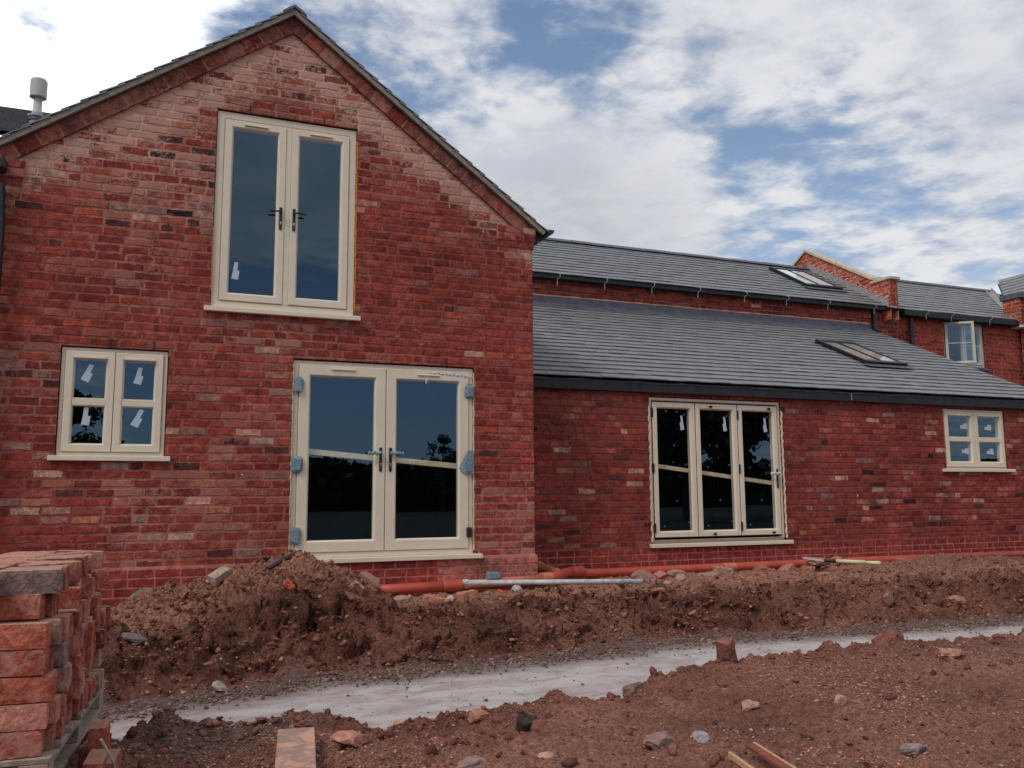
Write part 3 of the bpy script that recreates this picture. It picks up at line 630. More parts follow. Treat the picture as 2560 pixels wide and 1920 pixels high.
def french_doors():
    x0, x1, z0, z1 = FRD; Y = .030
    w = outer_frame(Y, x0, x1, z0+.012, z1, .060).build('french_door', M_PVC, gh); tag(w, 'pair of glazed doors beside the soil heap')
    mid = (x0+x1)/2-.005
    for k, (a, b) in enumerate(((x0+.062, mid-.004), (mid+.004, x1-.055))):
        sash_mb(Y, a, b, z0+.072, z1-.045, .122, .014).build('door_leaf', M_PVC, w)
        pane_obj(Y+.012, a+.120, b-.120, z0+.190, z1-.163, w)
        vent_obj(Y, (a+b)/2-.13, (a+b)/2+.13, z1-.083 if k == 0 else z1-.10, w, .016)
        handle_obj(Y, b-.050 if k == 0 else a+.050, 1.70, -1 if k == 0 else 1, w, M_BUB, .26, .12)
        hx = x0+.055 if k == 0 else x1-.052
        for j, z in enumerate((2.48, 1.64, .90)):
            mb = MB()
            if k == 1 and j == 2: mb.bbox(hx-.030, hx+.030, Y-.045, Y-.004, z-.055, z+.055, .010); mb.build('hinge', M_BLACK, w); continue
            mb.bbox(hx-.034, hx+.034, Y-.045, Y-.004, z-.055, z+.055, .012); h_ = mb.build('hinge', M_LEAD, w)
            q = MB(); bb = bmesh_box(hx-.050, hx+.050, Y-.052, Y-.010, z-.078, z+.078, .018)
            q.add([(v[0]+random.uniform(-.012, .012), v[1]+random.uniform(-.006, .006), v[2]+random.uniform(-.014, .014)) for v in bb[0]], bb[1])
            if k == 1 and j == 1: q.add([(hx-.12, Y-.02, z-.03), (hx-.02, Y-.045, z+.17), (hx+.05, Y-.04, z+.17), (hx+.05, Y-.045, z-.09), (hx-.06, Y-.04, z-.09)], [(0, 1, 2, 3, 4)])
            q.build('hinge_wrapping', M_BUB, w)
    sill_obj(Y, x0-.08, x1+.085, z0-.040, z0+.010, .10, w)
    # torn strip of perforated tape on the right head
    mb = MB(); mb.prism([(2.74, 2.695), (3.22, 2.675), (3.22, 2.645), (2.74, 2.672)], .016, .018, FRONT(Y)); mb.prism([(2.69, 2.69), (2.745, 2.695), (2.735, 2.66), (2.70, 2.55), (2.685, 2.555), (2.695, 2.63)], .016, .020, FRONT(Y))
    t_ = mb.build('torn_tape', simple('tape', lin(196, 190, 182, 1.2), .7), w)
    mb = MB()
    for i in range(9): mb.prism([(2.80+i*.045+a, 2.672-i*.0022+(.006 if i % 2 else -.006)+b) for a, b in ((-.006, -.005), (.007, -.005), (.007, .005), (-.006, .005))], .0185, .0195, FRONT(Y))
    mb.build('tape_print', M_BLACK, w)
    for sx, xx in ((-1, x0-.004), (1, x1+.004)):
        mb = MB(); pts = [(xx+sx*.003*math.sin(i*1.7), .010, .70+i*.05) for i in range(41)]; mb.tube(pts, [.005+.004*abs(math.sin(i*1.31+sx)) for i in range(41)], 6); mb.build('sealant_foam', M_FOAM, w)
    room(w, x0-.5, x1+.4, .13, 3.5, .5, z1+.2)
french_doors()
def small_window(par, x0, x1, z0, z1, Y0, fw_, stw, sill_over, stickers, dim=False):
    Y = Y0+.028; w = outer_frame(Y, x0, x1, z0, z1, fw_).build('window', M_PVC, par)
    mid = (x0+x1)/2; zm = (z0+z1)/2-.005; H = z1-z0
    for k, (a, b) in enumerate(((x0+fw_, mid-.003), (mid+.003, x1-fw_))):
        sash_mb(Y, a, b, z0+fw_, z1-fw_*.9, stw, .018).build('sash', M_PVC, w)
        mb = MB(); mb.prism([(a+stw-.01, zm-.030), (b-stw+.01, zm-.030), (b-stw+.01, zm+.030), (a+stw-.01, zm+.030)], .012, -.05, FRONT(Y)); mb.prism([(a+stw-.008, zm-.040), (b-stw+.008, zm-.040), (b-stw+.008, zm+.040), (a+stw-.008, zm+.040)], .003, -.045, FRONT(Y)); mb.build('glazing_bar', M_PVC, w)
        for (c, d) in ((z0+fw_+stw-.002, zm-.03), (zm+.03, z1-fw_-stw+.010)): pane_obj(Y+.010, a+stw-.002, b-stw+.002, c, d, w)
        vent_obj(Y-.006, a+stw-.004, b-stw+.004, z1-fw_*.9-stw*.72, w, .024)
    for s in stickers: sticker(Y+.010, *s, w)
    sill_obj(Y, x0-sill_over, x1+sill_over, z0-.050, z0-.002, .085, w)
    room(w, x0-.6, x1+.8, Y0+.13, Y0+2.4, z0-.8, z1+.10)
    return w
tag(small_window(gh, *LFW, 0, .040, .082, .062, [(-.71, 2.515, .080, .175, -20), (-.255, 2.505, .078, .17, -9), (-.71, 2.09, .078, .175, -2), (-.245, 2.085, .08, .18, -22)]), 'small four-pane window')
adopt(gh)
# ================================================================== LEAN-TO EXTENSION
le = tag(empty('lean_to_extension', (8.9, 2.5, .3)), 'single-storey red brick extension with slate lean-to roof and black fascia', 'extension')
LY, LX1 = .75, 13.72; PT = math.tan(R(25.75)); EZ, EY = 2.826, .65   # eave edge of the slates
BFD = (6.013, 8.158, .666, 2.601); RTW = (11.305, 12.633, 1.676, 2.614)
brickwork('wall', FRONT(LY), XR+.004, LX1, GT, 2.76, col_lean, mort_lean, le, [(BFD[0]-g, BFD[1]+g, .60, BFD[3]+.012), (RTW[0]-g, RTW[1]+g, RTW[2]-.05, RTW[3]+.012)])
brickwork('plinth', FRONT(LY-.02), XR+.02, LX1+.02, GT-5*.0865, GT-.002, col_plinth, mort_plinth, le, [(BFD[0]-g, BFD[1]+g, .60, .7)], regular=True, bl=.225)
brickwork('return_wall', RIGHT(LX1), LY, 4.45, .2, 4.6, col_lean, mort_lean, le, planes=[(-math.sin(R(25.75)), math.cos(R(25.75)), (EZ-.12-EY*PT)*math.cos(R(25.75)))])
ca, sa = math.cos(R(25.75)), math.sin(R(25.75)); WY = 4.45
LW = 13.80-XR-.006
SKY1 = (11.00-XR, 11.86-XR, (1.99-EY)/ca, (3.15-EY)/ca)
slating('slate_roof', (XR+.006, EY, EZ-.018), (1, 0, 0), (0, ca, sa), (0, -sa, ca), LW, .2012, 21, le, holes=[SKY1])
def roof_deck(par, x0, x1, y0, y1, z0, tn, hole=None):
    zz = lambda yy: z0+(yy-y0)*tn
    rects = sub_holes((x0, x1, y0, y1), [hole] if hole else [])
    mb = MB()
    for a, b, c, d in rects: mb.add([(a, c, zz(c)), (b, c, zz(c)), (b, d, zz(d)), (a, d, zz(d))], [(0, 1, 2, 3)])
    mb.build('roof_deck', M_BLACKM, par)
roof_deck(le, XR+.006, 13.80, EY+.03, WY, EZ-.02, PT, (11.02, 11.84, 2.03, 3.11))
mb = MB(); mb.bbox(XR+.006, 13.79, LY-.075, LY-.012, 2.655, 2.795, .004); mb.build('fascia', M_BLACKM, le)
mb = MB(); n_ = 60                                       # felt support tray lip, slightly wavy
pts = [(XR+.01+(LW-.02)*i/n_, EY+.03+random.uniform(-.006, .006), EZ-.030+.005*math.sin(i*1.3)+random.uniform(-.003, .003)) for i in range(n_+1)]
vs = []
for p in pts: vs += [p, (p[0], p[1]-.012, p[2]-.028+random.uniform(-.004, .004)), (p[0], LY-.02, p[2]-.005)]
mb.add(vs, [q for i in range(n_) for q in ((3*i, 3*i+1, 3*i+4, 3*i+3), (3*i, 3*i+3, 3*i+5, 3*i+2))]); mb.build('eaves_tray', M_FELT, le)
mb = MB(); mb.bbox(9.40, 9.412, LY-.088, LY-.074, 2.67, 2.77, .002); mb.build('gutter_bracket', M_GALV, le)
# lead flashing against the wall behind, with its mortar line
fz0 = EZ+(WY-EY)*PT
mb = MB(); n_ = 70; vs = []
for i in range(n_+1):
    x = XR+.01+(13.62-XR)*i/n_; j = lambda a: random.uniform(-a, a)
    vs += [(x, WY-.012, fz0+.150+j(.003)), (x, WY-.016, fz0+.045+j(.004)), (x, WY-.13+j(.008), fz0-.13*PT+.030+j(.006)), (x, WY-.136+j(.008), fz0-.14*PT+.010)]
mb.add(vs, [(4*i+k, 4*i+k+1, 4*i+4+k+1, 4*i+4+k) for i in range(n_) for k in range(3)]); mb.build('lead_flashing', M_LEAD, le)
mb = MB(); pts = [(XR+.01+9.6*i/80, WY-.004, fz0+.162+random.uniform(-.004, .004)) for i in range(81)]; mb.tube(pts, [.013+random.uniform(-.003, .004) for _ in range(81)], 6, lin(176, 136, 120, EF)); mb.build('flashing_mortar', M_MORT, le)
def roof_window(par, x0, x1, y0, z0, tn, L_, split, bar=.3, back=None):
    """black framed roof window lying in a slope: y0,z0 lower edge, L_ length up the slope"""
    a = math.atan(tn); U = Vector((1, 0, 0)); V = Vector((0, math.cos(a), math.sin(a))); N_ = Vector((0, -math.sin(a), math.cos(a))); O = Vector((x0, y0, z0)); w = x1-x0
    M = Matrix((U, V, N_)).transposed().to_4x4(); M.translation = O
    mb = MB(); f = .042
    mb.bbox(0, f, 0, L_, -.05, .062, .006, M=M); mb.bbox(w-f, w, 0, L_, -.05, .062, .006, M=M); mb.bbox(-.02, w+.02, -.06, f*1.2, -.03, .075, .01, M=M); mb.bbox(-.015, w+.015, L_-f*1.4, L_+.04, -.05, .07, .01, M=M)
    o = mb.build('roof_window', M_BLACK, par)
    mb = MB(); mb.bbox(w*split-.012, w*split+.012, f, L_-f, .03, .066, .003, M=M); mb.build('glazing_bar', M_BLACK, o)
    for c, d in ((f, w*split-.012), (w*split+.012, w-f)):
        mb = MB(); mb.add([tuple(M @ Vector(p)) for p in ((c, f, .056), (d, f, .056), (d, L_-f*1.4, .056), (c, L_-f*1.4, .056))], [(0, 1, 2, 3)]); mb.build('pane', M_ROOFGL, o)
    for c0 in (.004, w-.0325):
        mb = MB(); mb.bbox(c0, c0+.0285, .01, L_-.02, .063, .069, .002, M=M); mb.build('cover_strip', M_LEAD, o)
    mb = MB(); dpt = .044; q = [tuple(M @ Vector(p)) for p in ((f, f, .052), (w-f, f, .052), (w-f, L_-f, .052), (f, L_-f, .052), (f, f, dpt), (w-f, f, dpt), (w-f, L_-f, dpt), (f, L_-f, dpt))]
    mb.add(q, [(0, 1, 5, 4), (1, 2, 6, 5), (2, 3, 7, 6), (3, 0, 4, 7), (4, 5, 6, 7)]); mb.build('blind', back or M_ROOML, o)
    mb = MB(); mb.add([tuple(M @ Vector(p)) for p in ((-.09, -.19, .024), (w+.09, -.19, .024), (w+.09, -.05, .028), (-.09, -.05, .028))], [(0, 1, 2, 3)]); mb.build('apron_flashing', M_LEAD, o)
    return o
M_SHAFTB = simple('beige_shaft', (.42, .36, .31, 1), .8, 0, .12, 3); M_SHAFTW = simple('white_shaft', (.82, .82, .82, 1), .8, 0, .04, 3)
roof_window(le, 11.0, 11.86, 1.99, EZ+(1.99-EY)*PT+.008, PT, 1.28, .48, back=M_SHAFTB)
mb = MB(); mb.prism([(XR+.02, GT-.004), (LX1+.02, GT-.004), (LX1+.02, GT+.016), (XR+.02, GT+.016)], -.004, .0215, FRONT(LY), lin(120, 64, 60, EF)); mb.build('plinth_fillet', M_MORT, le)
# ---- bifold door
def bifold():
    x0, x1, z0, z1 = BFD; Y = LY+.022
    w = outer_frame(Y, x0, x1, z0, z1, .040).build('folding_door', M_PVC, le); tag(w, 'three-leaf folding door with black hinges')
    mb = MB(); mb.box(x0+.03, x1-.03, Y+.012, Y+.05, z0+.04, z1-.04); mb2 = MB()
    e = [x0+.038, x0+.038+.683, x0+.038+.683*2+.012, x1-.045]
    for k in range(3):
        a, b = e[k]+.007, e[k+1]-.007
        sash_mb(Y, a, b, z0+.075, z1-.060, .083, .012).build('door_leaf', M_PVC, w)
        pane_obj(Y+.010, a+.081, b-.081, z0+.075+.081, z1-.141, w)
        sticker(Y+.010, b-.20, 2.27, .062, .20, 4, w, flip=-1)
        if k:
            for z in (z1-.10, z0+.105):
                q = MB(); q.bbox((a+b)/2-.10*(1 if k == 1 else -1.9)-.028, (a+b)/2-.10*(1 if k == 1 else -1.9)+.028, Y-.040, Y-.011, z-.016, z+.016, .012); q.build('door_stop', M_BLACK, w)
    for x in (e[0], e[2]):
        for z in (z1-.20, (z0+z1)/2+.02, z0+.20):
            q = MB(); q.bbox(x-.014, x+.014, Y-.026, Y+.004, z-.062, z+.062, .005); q.build('hinge', M_BLACK, w)
    for x in e[1:3]:
        q = MB(); q.box(x-.0045, x+.0045, Y-.002, Y+.03, z0+.07, z1-.058); q.build('gasket', M_BLACK, w)
    q = MB(); ringframe(q, x0+.040, x1-.040, z0+.068, z1-.054, [(0, Y-.0015), (.008, Y-.0015), (.008, Y+.02), (0, Y+.02)]); q.build('gasket', M_BLACK, w)
    handle_obj(Y, e[3]-.047, 1.52, -1, w, M_WHITEP, .27, .11)
    q = MB(); q.bbox(x1+.004, x1+.064, LY-.022, LY-.002, 2.475, 2.525, .006); q.build('end_plug', M_BLACK, w)
    for sx, xx in ((1, x1+.012), (-1, x0-.008)):
        q = MB(); pts = [(xx+sx*.006*math.sin(i*1.9)+sx*random.uniform(0, .008), LY-.001, z0+.02+i*.04) for i in range(46)]; q.tube(pts, [.010+.006*abs(math.sin(i*1.31+sx)) for i in range(46)], 6); q.build('sealant_foam', M_FOAM, w)
    sill_obj(Y, x0-.06, x1+.075, z0-.055, z0-.004, .10, w)
    q = MB(); M_TAB = simple('blue_tab', lin(60, 84, 150, 1.0), .6)
    for k in range(3):
        a, b = e[k]+.09, e[k+1]-.09
        for fx_, fz_ in ((.14, .03), (.9, .06), (.55, .24), (.2, .52), (.86, .54), (.5, .70), (.85, .965)):
            cx, cz = a+fx_*(b-a), z0+.17+fz_*(z1-z0-.33); q.prism([(cx-.011, cz-.012), (cx+.010, cz-.010), (cx+.011, cz+.012), (cx-.009, cz+.012)], .002, .0035, FRONT(Y+.010))
    q.build('spacer_tab', M_TAB, w)
    room(w, x0-.7, x1+.6, LY+.13, LY+3.2, .6, z1+.05)
bifold()
tag(small_window(le, *RTW, LY, .030, .088, .10, [(11.76, 2.345, .10, .15, 92), (12.29, 2.335, .10, .15, 94), (11.76, 1.955, .10, .155, 88), (12.30, 1.95, .10, .15, 94)]), 'small four-pane window')
adopt(le)
# ================================================================== REAR RANGE
rr_ = tag(empty('rear_range', (8, 6.5, .3)), 'long rear brick range with slate roof behind the lean-to', 'house')
RX1 = 13.94; UT = math.tan(R(30)); uc, us_ = math.cos(R(30)), math.sin(R(30)); RE = (4.26, 5.185); RIDY = 6.66; RIDZ = RE[1]+(RIDY-RE[0])*UT
zc = 5.19-4*.0865
brickwork('wall', FRONT(WY), XR-.3, 14.42, 3.0, zc+.0865, col_rear, mort_rear, rr_, phead=.35)
brickwork('corbel_course', FRONT(WY-.022), XR-.3, 13.94, zc+.0865, zc+2*.0865, col_rear, mort_rear, rr_)
brickwork('corbel_course', FRONT(WY-.012), XR-.3, 13.94, zc+2*.0865, 5.17, lambda u, v: pick(dict(red=2, deep=2, maroon=2, dark=.6), .15), mort_rear, rr_)
mb = MB(); mb.box(XR-.3, 13.95, RE[0]+.015, WY-.005, 5.10, 5.165); mb.build('eaves_board', M_BLACKM, rr_)
SKY2 = (12.50-XR+.3, 13.42-XR+.3, .93, 2.23)
slating('slate_roof', (XR-.3, RE[0], RE[1]-.018), (1, 0, 0), (0, uc, us_), (0, -us_, uc), RX1-XR+.3, .2140, 13, rr_, width=.262, holes=[SKY2], clip=[(0, 1, (RIDY-RE[0])/uc)])
roof_deck(rr_, XR-.3, RX1, RE[0]+.02, RIDY, RE[1]-.02, UT, (12.52, 13.40, RE[0]+.95*uc, RE[0]+2.2*uc))
roof_window(rr_, 12.50, 13.42, RE[0]+.93*uc, RE[1]+.93*us_+.008, UT, 1.30, .46, back=M_SHAFTW)
mb = MB(); x = XR-.3; prof = [(-.125, -.075), (-.06, -.01), (0, .012), (.06, -.01), (.125, -.075), (.09, -.075), (0, -.015), (-.09, -.075)]
while x < RX1-.02:
    dz = random.uniform(-.004, .004); mb.prism([(RIDY+a, RIDZ+.045+b+dz) for a, b in prof], x, min(x+.435, RX1), lambda u, v, d: (d, u, v), lin(88, 88, 98, 1.2)); x += .45
mb.build('ridge_tiles', M_SLATE, rr_)
plate('roof_deck', [(XR-.3, RIDY, RIDZ-.02), (RX1, RIDY, RIDZ-.02), (RX1, 9.2, RIDZ-.02-(9.2-RIDY)*UT), (XR-.3, 9.2, RIDZ-.02-(9.2-RIDY)*UT)], M_BLACKM, rr_)
def bracket(par, x, y, z):
    mb = MB(); mb.tube([(x, y+.05, z+.02), (x+.01, y-.035, z+.005), (x+.012, y-.06, z-.02), (x+.002, y-.055, z-.05), (x-.028, y-.02, z-.085), (x-.032, y-.015, z-.13), (x-.032, y-.015, z-.19)], .0065, 6); mb.tube([(x-.05, y-.018, z-.165), (x-.012, y-.018, z-.155)], .005, 6)
    return mb.build('gutter_bracket', M_GALV, par)
for px in (6.72, 7.63, 8.58, 9.55, 10.58, 11.55, 12.55, 13.72): bracket(rr_, px-.40+.03*(px-6), RE[0], RE[1]-.02)
mb = MB(); mb.bbox(13.61, 13.69, WY-.11, WY-.03, 4.66, 5.16, .012); mb.build('downpipe', M_BLACK, rr_)
half_gutter((13.90, RE[0]-.02, 5.145), (14.16, RE[0]-.02, 5.145), .05, 'gutter', rr_, Vector((0, 1, 0)))
# parapet gable with coping and stepped flashing
PX0, PX1 = 13.94, 14.155
par_pl = [(-us_, uc, (RE[1]+.42-RE[0]*UT)*uc), (us_, uc, (RE[1]+.42+(2*RIDY-RE[0])*UT)*uc)]
parap = brickwork('parapet', LEFT(PX0), 4.72, 8.6, 4.9, 7.4, lambda u, v: pick(dict(orange=3, pink=1.5, red=1, tan=.6), .3), lambda u, v: lin(156, 104, 86, EF), rr_, planes=par_pl)  # left face more orange than the front, light from the left in its colour
o = brickwork('parapet', LEFT(PX0), 4.20, 4.72, 4.9, 5.745, lambda u, v: pick(dict(orange=3, pink=1.6, red=1, tan=.6), .3), lambda u, v: lin(156, 104, 86, EF), rr_)  # kneeler side brighter than its front too, side light painted in
brickwork('parapet', FRONT(4.20), PX0, PX1, 5.20, 5.745, lambda u, v: pick(dict(orange=2, red=2, pink=1), .25), lambda u, v: lin(140, 86, 70, EF), rr_)
mb = MB(); mb.box(PX0+.02, PX1, 4.23, 4.7, 5.15, 5.70); mb.build('pier_core', M_MORT, rr_)
brickwork('parapet', RIGHT(PX1), 4.20, 8.6, 4.9, 7.4, lambda u, v: pick(dict(orange=3, pink=1.5, red=1), .3), lambda u, v: lin(156, 104, 86, EF), rr_, planes=par_pl)
yq = RIDY
def cop(y0, y1, up_):
    z = lambda yy: RE[1]+.42+(yy-RE[0])*UT if up_ else RE[1]+.42+(2*RIDY-RE[0]-yy)*UT
    mb = MB(); a, b, t = PX0-.035, PX1+.035, .055
    mb.add([(a, y0, z(y0)), (b, y0, z(y0)), (b, y1, z(y1)), (a, y1, z(y1)), (a, y0, z(y0)+t), (b, y0, z(y0)+t), (b, y1, z(y1)+t), (a, y1, z(y1)+t)], [(3, 2, 1, 0), (4, 5, 6, 7), (0, 1, 5, 4), (1, 2, 6, 5), (2, 3, 7, 6), (3, 0, 4, 7)])
    return mb.build('coping_stone', M_STONE, parap)
ys = [4.66, 5.16, 5.66, 6.16, RIDY]
for i in range(4): cop(ys[i]+.003, ys[i+1]-.003, True)
for i in range(3): cop(RIDY+.003+i*.6, RIDY+.597+i*.6, False)
mb = MB(); mb.bbox(PX0-.035, PX1+.05, 4.155, 4.70, 5.748, 5.810, .008); mb.build('coping_stone', M_STONE, parap)
mb = MB(); fp = []; yy = 4.24; n_ = 17; dy = (6.62-4.24)/n_
for i in range(n_):                                      # saw-tooth lead soakers up the slope
    y0 = 4.24+i*dy; b0 = RE[1]+.03+(y0-RE[0])*UT; b1 = RE[1]+.03+(y0+dy-RE[0])*UT
    mb.add([(PX0-.009, y0, b0-.05), (PX0-.009, y0+dy, b1-.05), (PX0-.009, y0+dy, b1+.085), (PX0-.009, y0+.012, b1+.100), (PX0-.009, y0, b0+.06)], [(0, 1, 2, 3, 4)])
mb.build('stepped_flashing', M_LEADL, parap)
mb = MB()
for i in range(n_):
    y0 = 4.24+i*dy; b1 = RE[1]+.03+(y0+dy-RE[0])*UT; mb.tube([(PX0-.012, y0-.006, b1+.105), (PX0-.012, y0+dy*.98, b1+.086)], .009, 6, lin(196, 160, 140, EF))
mb.build('flashing_mortar', M_MORT, parap)
adopt(rr_)
# ================================================================== NEXT HOUSE (beyond the parapet) and its cross wing
nh = tag(empty('neighbouring_house', (16, 6.5, .3)), 'orange-red brick house beyond the coped parapet, with an open casement window', 'house')
NY = 4.50; NE = (4.36, 5.185); NX0, NX1 = 14.30, 18.6; NW = (15.71, 16.92, 4.05, 5.035)
brickwork('wall', FRONT(NY), NX0-.55, NX1, .2, 5.16, col_next, mort_next, nh, [(NW[0], NW[1], NW[2]-.06, NW[3]+.01)], phead=.3)
brickwork('return_wall', RIGHT(PX1+.002), 4.75, 9.0, 4.6, 5.6, col_next, mort_next, nh)
mb = MB(); mb.bbox(14.45, 17.95, NE[0]-.06, NY-.01, 5.035, 5.165, .01); mb.build('fascia', M_BLACKM, nh)
NRY = 6.70; NRZ = NE[1]+(NRY-NE[0])*UT; sl_max = (NRY-NE[0])/uc
slating('slate_roof', (PX1+.03, NE[0]-.03, NE[1]-.025), (1, 0, 0), (0, uc, us_), (0, -us_, uc), 6.4, .2140, 14, nh, width=.262, clip=[(0, 1, sl_max), (.7559, -.6547, .7559*(17.80-PX1-.03))], base=(103, 102, 102))
plate('roof_deck', [(PX1, NE[0]-.02, NE[1]-.05), (17.8, NE[0]-.02, NE[1]-.05), (19.95, NRY, NRZ-.03), (PX1, NRY, NRZ-.03)], M_BLACKM, nh)
mb = MB(); x = PX1
while x < 19.9: mb.prism([(NRY+a, NRZ+.045+b) for a, b in prof], x, min(x+.435, 19.95), lambda u, v, d: (d, u, v), lin(78, 78, 94, 1.2)); x += .45
mb.build('ridge_tiles', M_SLATE, nh)
plate('roof_deck', [(PX1, NRY, NRZ-.03), (22, NRY, NRZ-.03), (22, 9, NRZ-1.3), (PX1, 9, NRZ-1.3)], M_BLACKM, nh)
mb = MB(); mb.tube([(14.72, NY-.07, 5.10), (14.72, NY-.07, 3.6)], .045, 16); mb.build('downpipe', M_BLACK, nh)
mb = MB(); mb.bbox(14.62, 14.66, NY-.05, NY, 4.70, 4.73, .004); mb.build('pipe_clip', M_BLACK, nh)
for px in (15.02, 15.75, 16.9): bracket(nh, px, NE[0]-.07, 5.17)
def open_window():
    x0, x1, z0, z1 = NW; Y = NY+.03; mid = (x0+x1)/2
    w = outer_frame(Y, x0, x1, z0, z1, .055).build('window', M_PVCG, nh); tag(w, 'open casement window')
    mb = MB(); mb.bbox(mid-.028, mid+.028, Y-.004, Y+.06, z0+.05, z1-.05, .004); mb.build('mullion', M_PVCG, w)
    sash_mb(Y, mid+.028, x1-.055, z0+.055, z1-.055, .062).build('sash', M_PVCG, w); pane_obj(Y+.012, mid+.088, x1-.115, z0+.115, z1-.115, w)
    # open leaf, hinged on its outer jamb
    a = R(-37); hx, hy = x0+.06, Y-.015
    M = Matrix.Translation((hx, hy, 0)) @ Matrix.Rotation(a, 4, 'Z')
    def opened(mb_): mb_.v = [tuple(M @ Vector((p[0], p[1], p[2]))) for p in mb_.v]; return mb_
    opened(sash_mb(0, 0, .585, z0+.03, z1-.028, .062, .02, .045)).build('open_sash', M_PVCG, w)
    mb = MB(); mb.add([(.06, .01, z0+.09), (.525, .01, z0+.09), (.525, .01, z1-.09), (.06, .01, z1-.09)], [(0, 1, 2, 3)]); opened(mb).build('pane', M_GLASS, w)
    mb = MB(); mb.box(.06, .525, -.004, .004, (z0+z1)/2-.009, (z0+z1)/2+.009); opened(mb).build('glazing_bar', M_PVCG, w)
    mb = MB(); mb.box(mid+.085, x1-.115, Y+.004, Y+.012, (z0+z1)/2-.009, (z0+z1)/2+.009); mb.build('glazing_bar', M_PVCG, w)
    sill_obj(Y, x0-.05, x1+.05, z0-.065, z0-.002, .08, w, M_LEAD)
    mb = MB(); v = [(x0+.02, Y+.09, z0), (mid, Y+.5, z0), (mid, Y+.5, z1), (x0+.02, Y+.09, z1)]; mb.bbox(x0+.28, mid+.12, Y+.5, Y+.54, z0-.6, z1+.2, .004); mb.build('interior_panel', simple('pale_wall', (.6, .6, .58, 1), .8), w)
    room(w, x0-.1, x1+.3, Y+.075, Y+2.2, z0-.7, z1+.2, simple('pale_room', (.34, .34, .34, 1), .9))
open_window()
adopt(nh)
cw = tag(empty('cross_wing', (20, 5, .3)), 'brick wing at the right frame edge, its parapet capped in dark lead', 'house')
brickwork('wall', FRONT(4.42), 18.02, 21.6, .2, 5.15, col_rear, mort_rear, cw)
brickwork('parapet', FRONT(4.22), 17.80, 18.6, 5.08, 5.66, lambda u, v: pick(dict(red=3, orange=1.5, deep=1), .2), mort_next, cw)
brickwork('parapet', LEFT(17.80), 4.22, 4.66, 5.08, 5.66, lambda u, v: pick(dict(orange=3, pink=1.5), .3), lambda u, v: lin(156, 104, 86, EF), cw)  # paler than the front face: side light put into the brick colour
mb = MB(); mb.bbox(17.83, 18.6, 4.25, 4.66, 5.0, 5.64, .01); mb.build('parapet_core', M_MORT, cw)
mb = MB(); mb.bbox(17.76, 18.7, 4.18, 4.70, 5.665, 5.80, .01); mb.build('lead_cap', M_LEAD, cw)
# left-hand slope of the wing, its courses running towards the viewer, with the valley lead between the two roofs
vt = R(34); ridge_x = 20.4; wz = 5.10
slating('slate_roof', (17.80, 4.30, wz), (0, 1, 0), (math.cos(vt), 0, math.sin(vt)), (-math.sin(vt), 0, math.cos(vt)), 4.5, .214, 15, cw, width=.262, clip=[(.80, -.60, .80*.1)], base=(103, 102, 102))
plate('roof_deck', [(17.8, 4.3, wz-.03), (17.8, 4.4, wz-.03), (20.3, 6.7, wz+2.5*math.tan(vt)-.03), (20.3, 4.3, wz+2.5*math.tan(vt)-.03)], M_BLACKM, cw)
mb = MB(); a, b = Vector((17.78, 4.33, 5.19)), Vector((19.95, 6.72, NRZ+.03)); d = (b-a).normalized(); sidev = Vector((d.y, -d.x, 0)).normalized()*.085
mb.add([tuple(a-sidev+Vector((0, 0, .03))), tuple(a), tuple(a+sidev+Vector((0, 0, .035))), tuple(b-sidev+Vector((0, 0, .03))), tuple(b), tuple(b+sidev+Vector((0, 0, .035)))], [(0, 1, 4, 3), (1, 2, 5, 4)]); mb.tube([a-sidev+Vector((0, 0, .04)), b-sidev+Vector((0, 0, .04))], .022, 8); mb.tube([a+sidev+Vector((0, 0, .045)), b+sidev+Vector((0, 0, .045))], .022, 8)
mb.build('valley_lead', M_LEADL, cw)
adopt(cw)
# slate roof seen far left behind the gable's eaves
lr = tag(empty('left_range', (-6, 7, .3)), 'grey slate roof showing behind the flue at the far left', 'house')
slating('slate_roof', (-9.0, 5.2, 6.80), (1, 0, 0), (0, uc, us_), (0, -us_, uc), 7.3, .214, 12, lr, width=.262, base=(92, 90, 94), thick=.03)
plate('roof_deck', [(-9, 5.22, 6.78), (-1.7, 5.22, 6.78), (-1.7, 7.45, 8.06), (-9, 7.45, 8.06)], M_BLACKM, lr)
mb = MB(); x = -9
while x < -1.8: mb.prism([(7.42+a, 8.10+b) for a, b in prof], x, x+.435, lambda u, v, d: (d, u, v), lin(96, 94, 112, 1.2)); x += .45
mb.build('ridge_tiles', M_SLATE, lr)
brickwork('wall', FRONT(5.4), -9, -1.8, .2, 6.8, col_rear, mort_rear, lr)
adopt(lr)
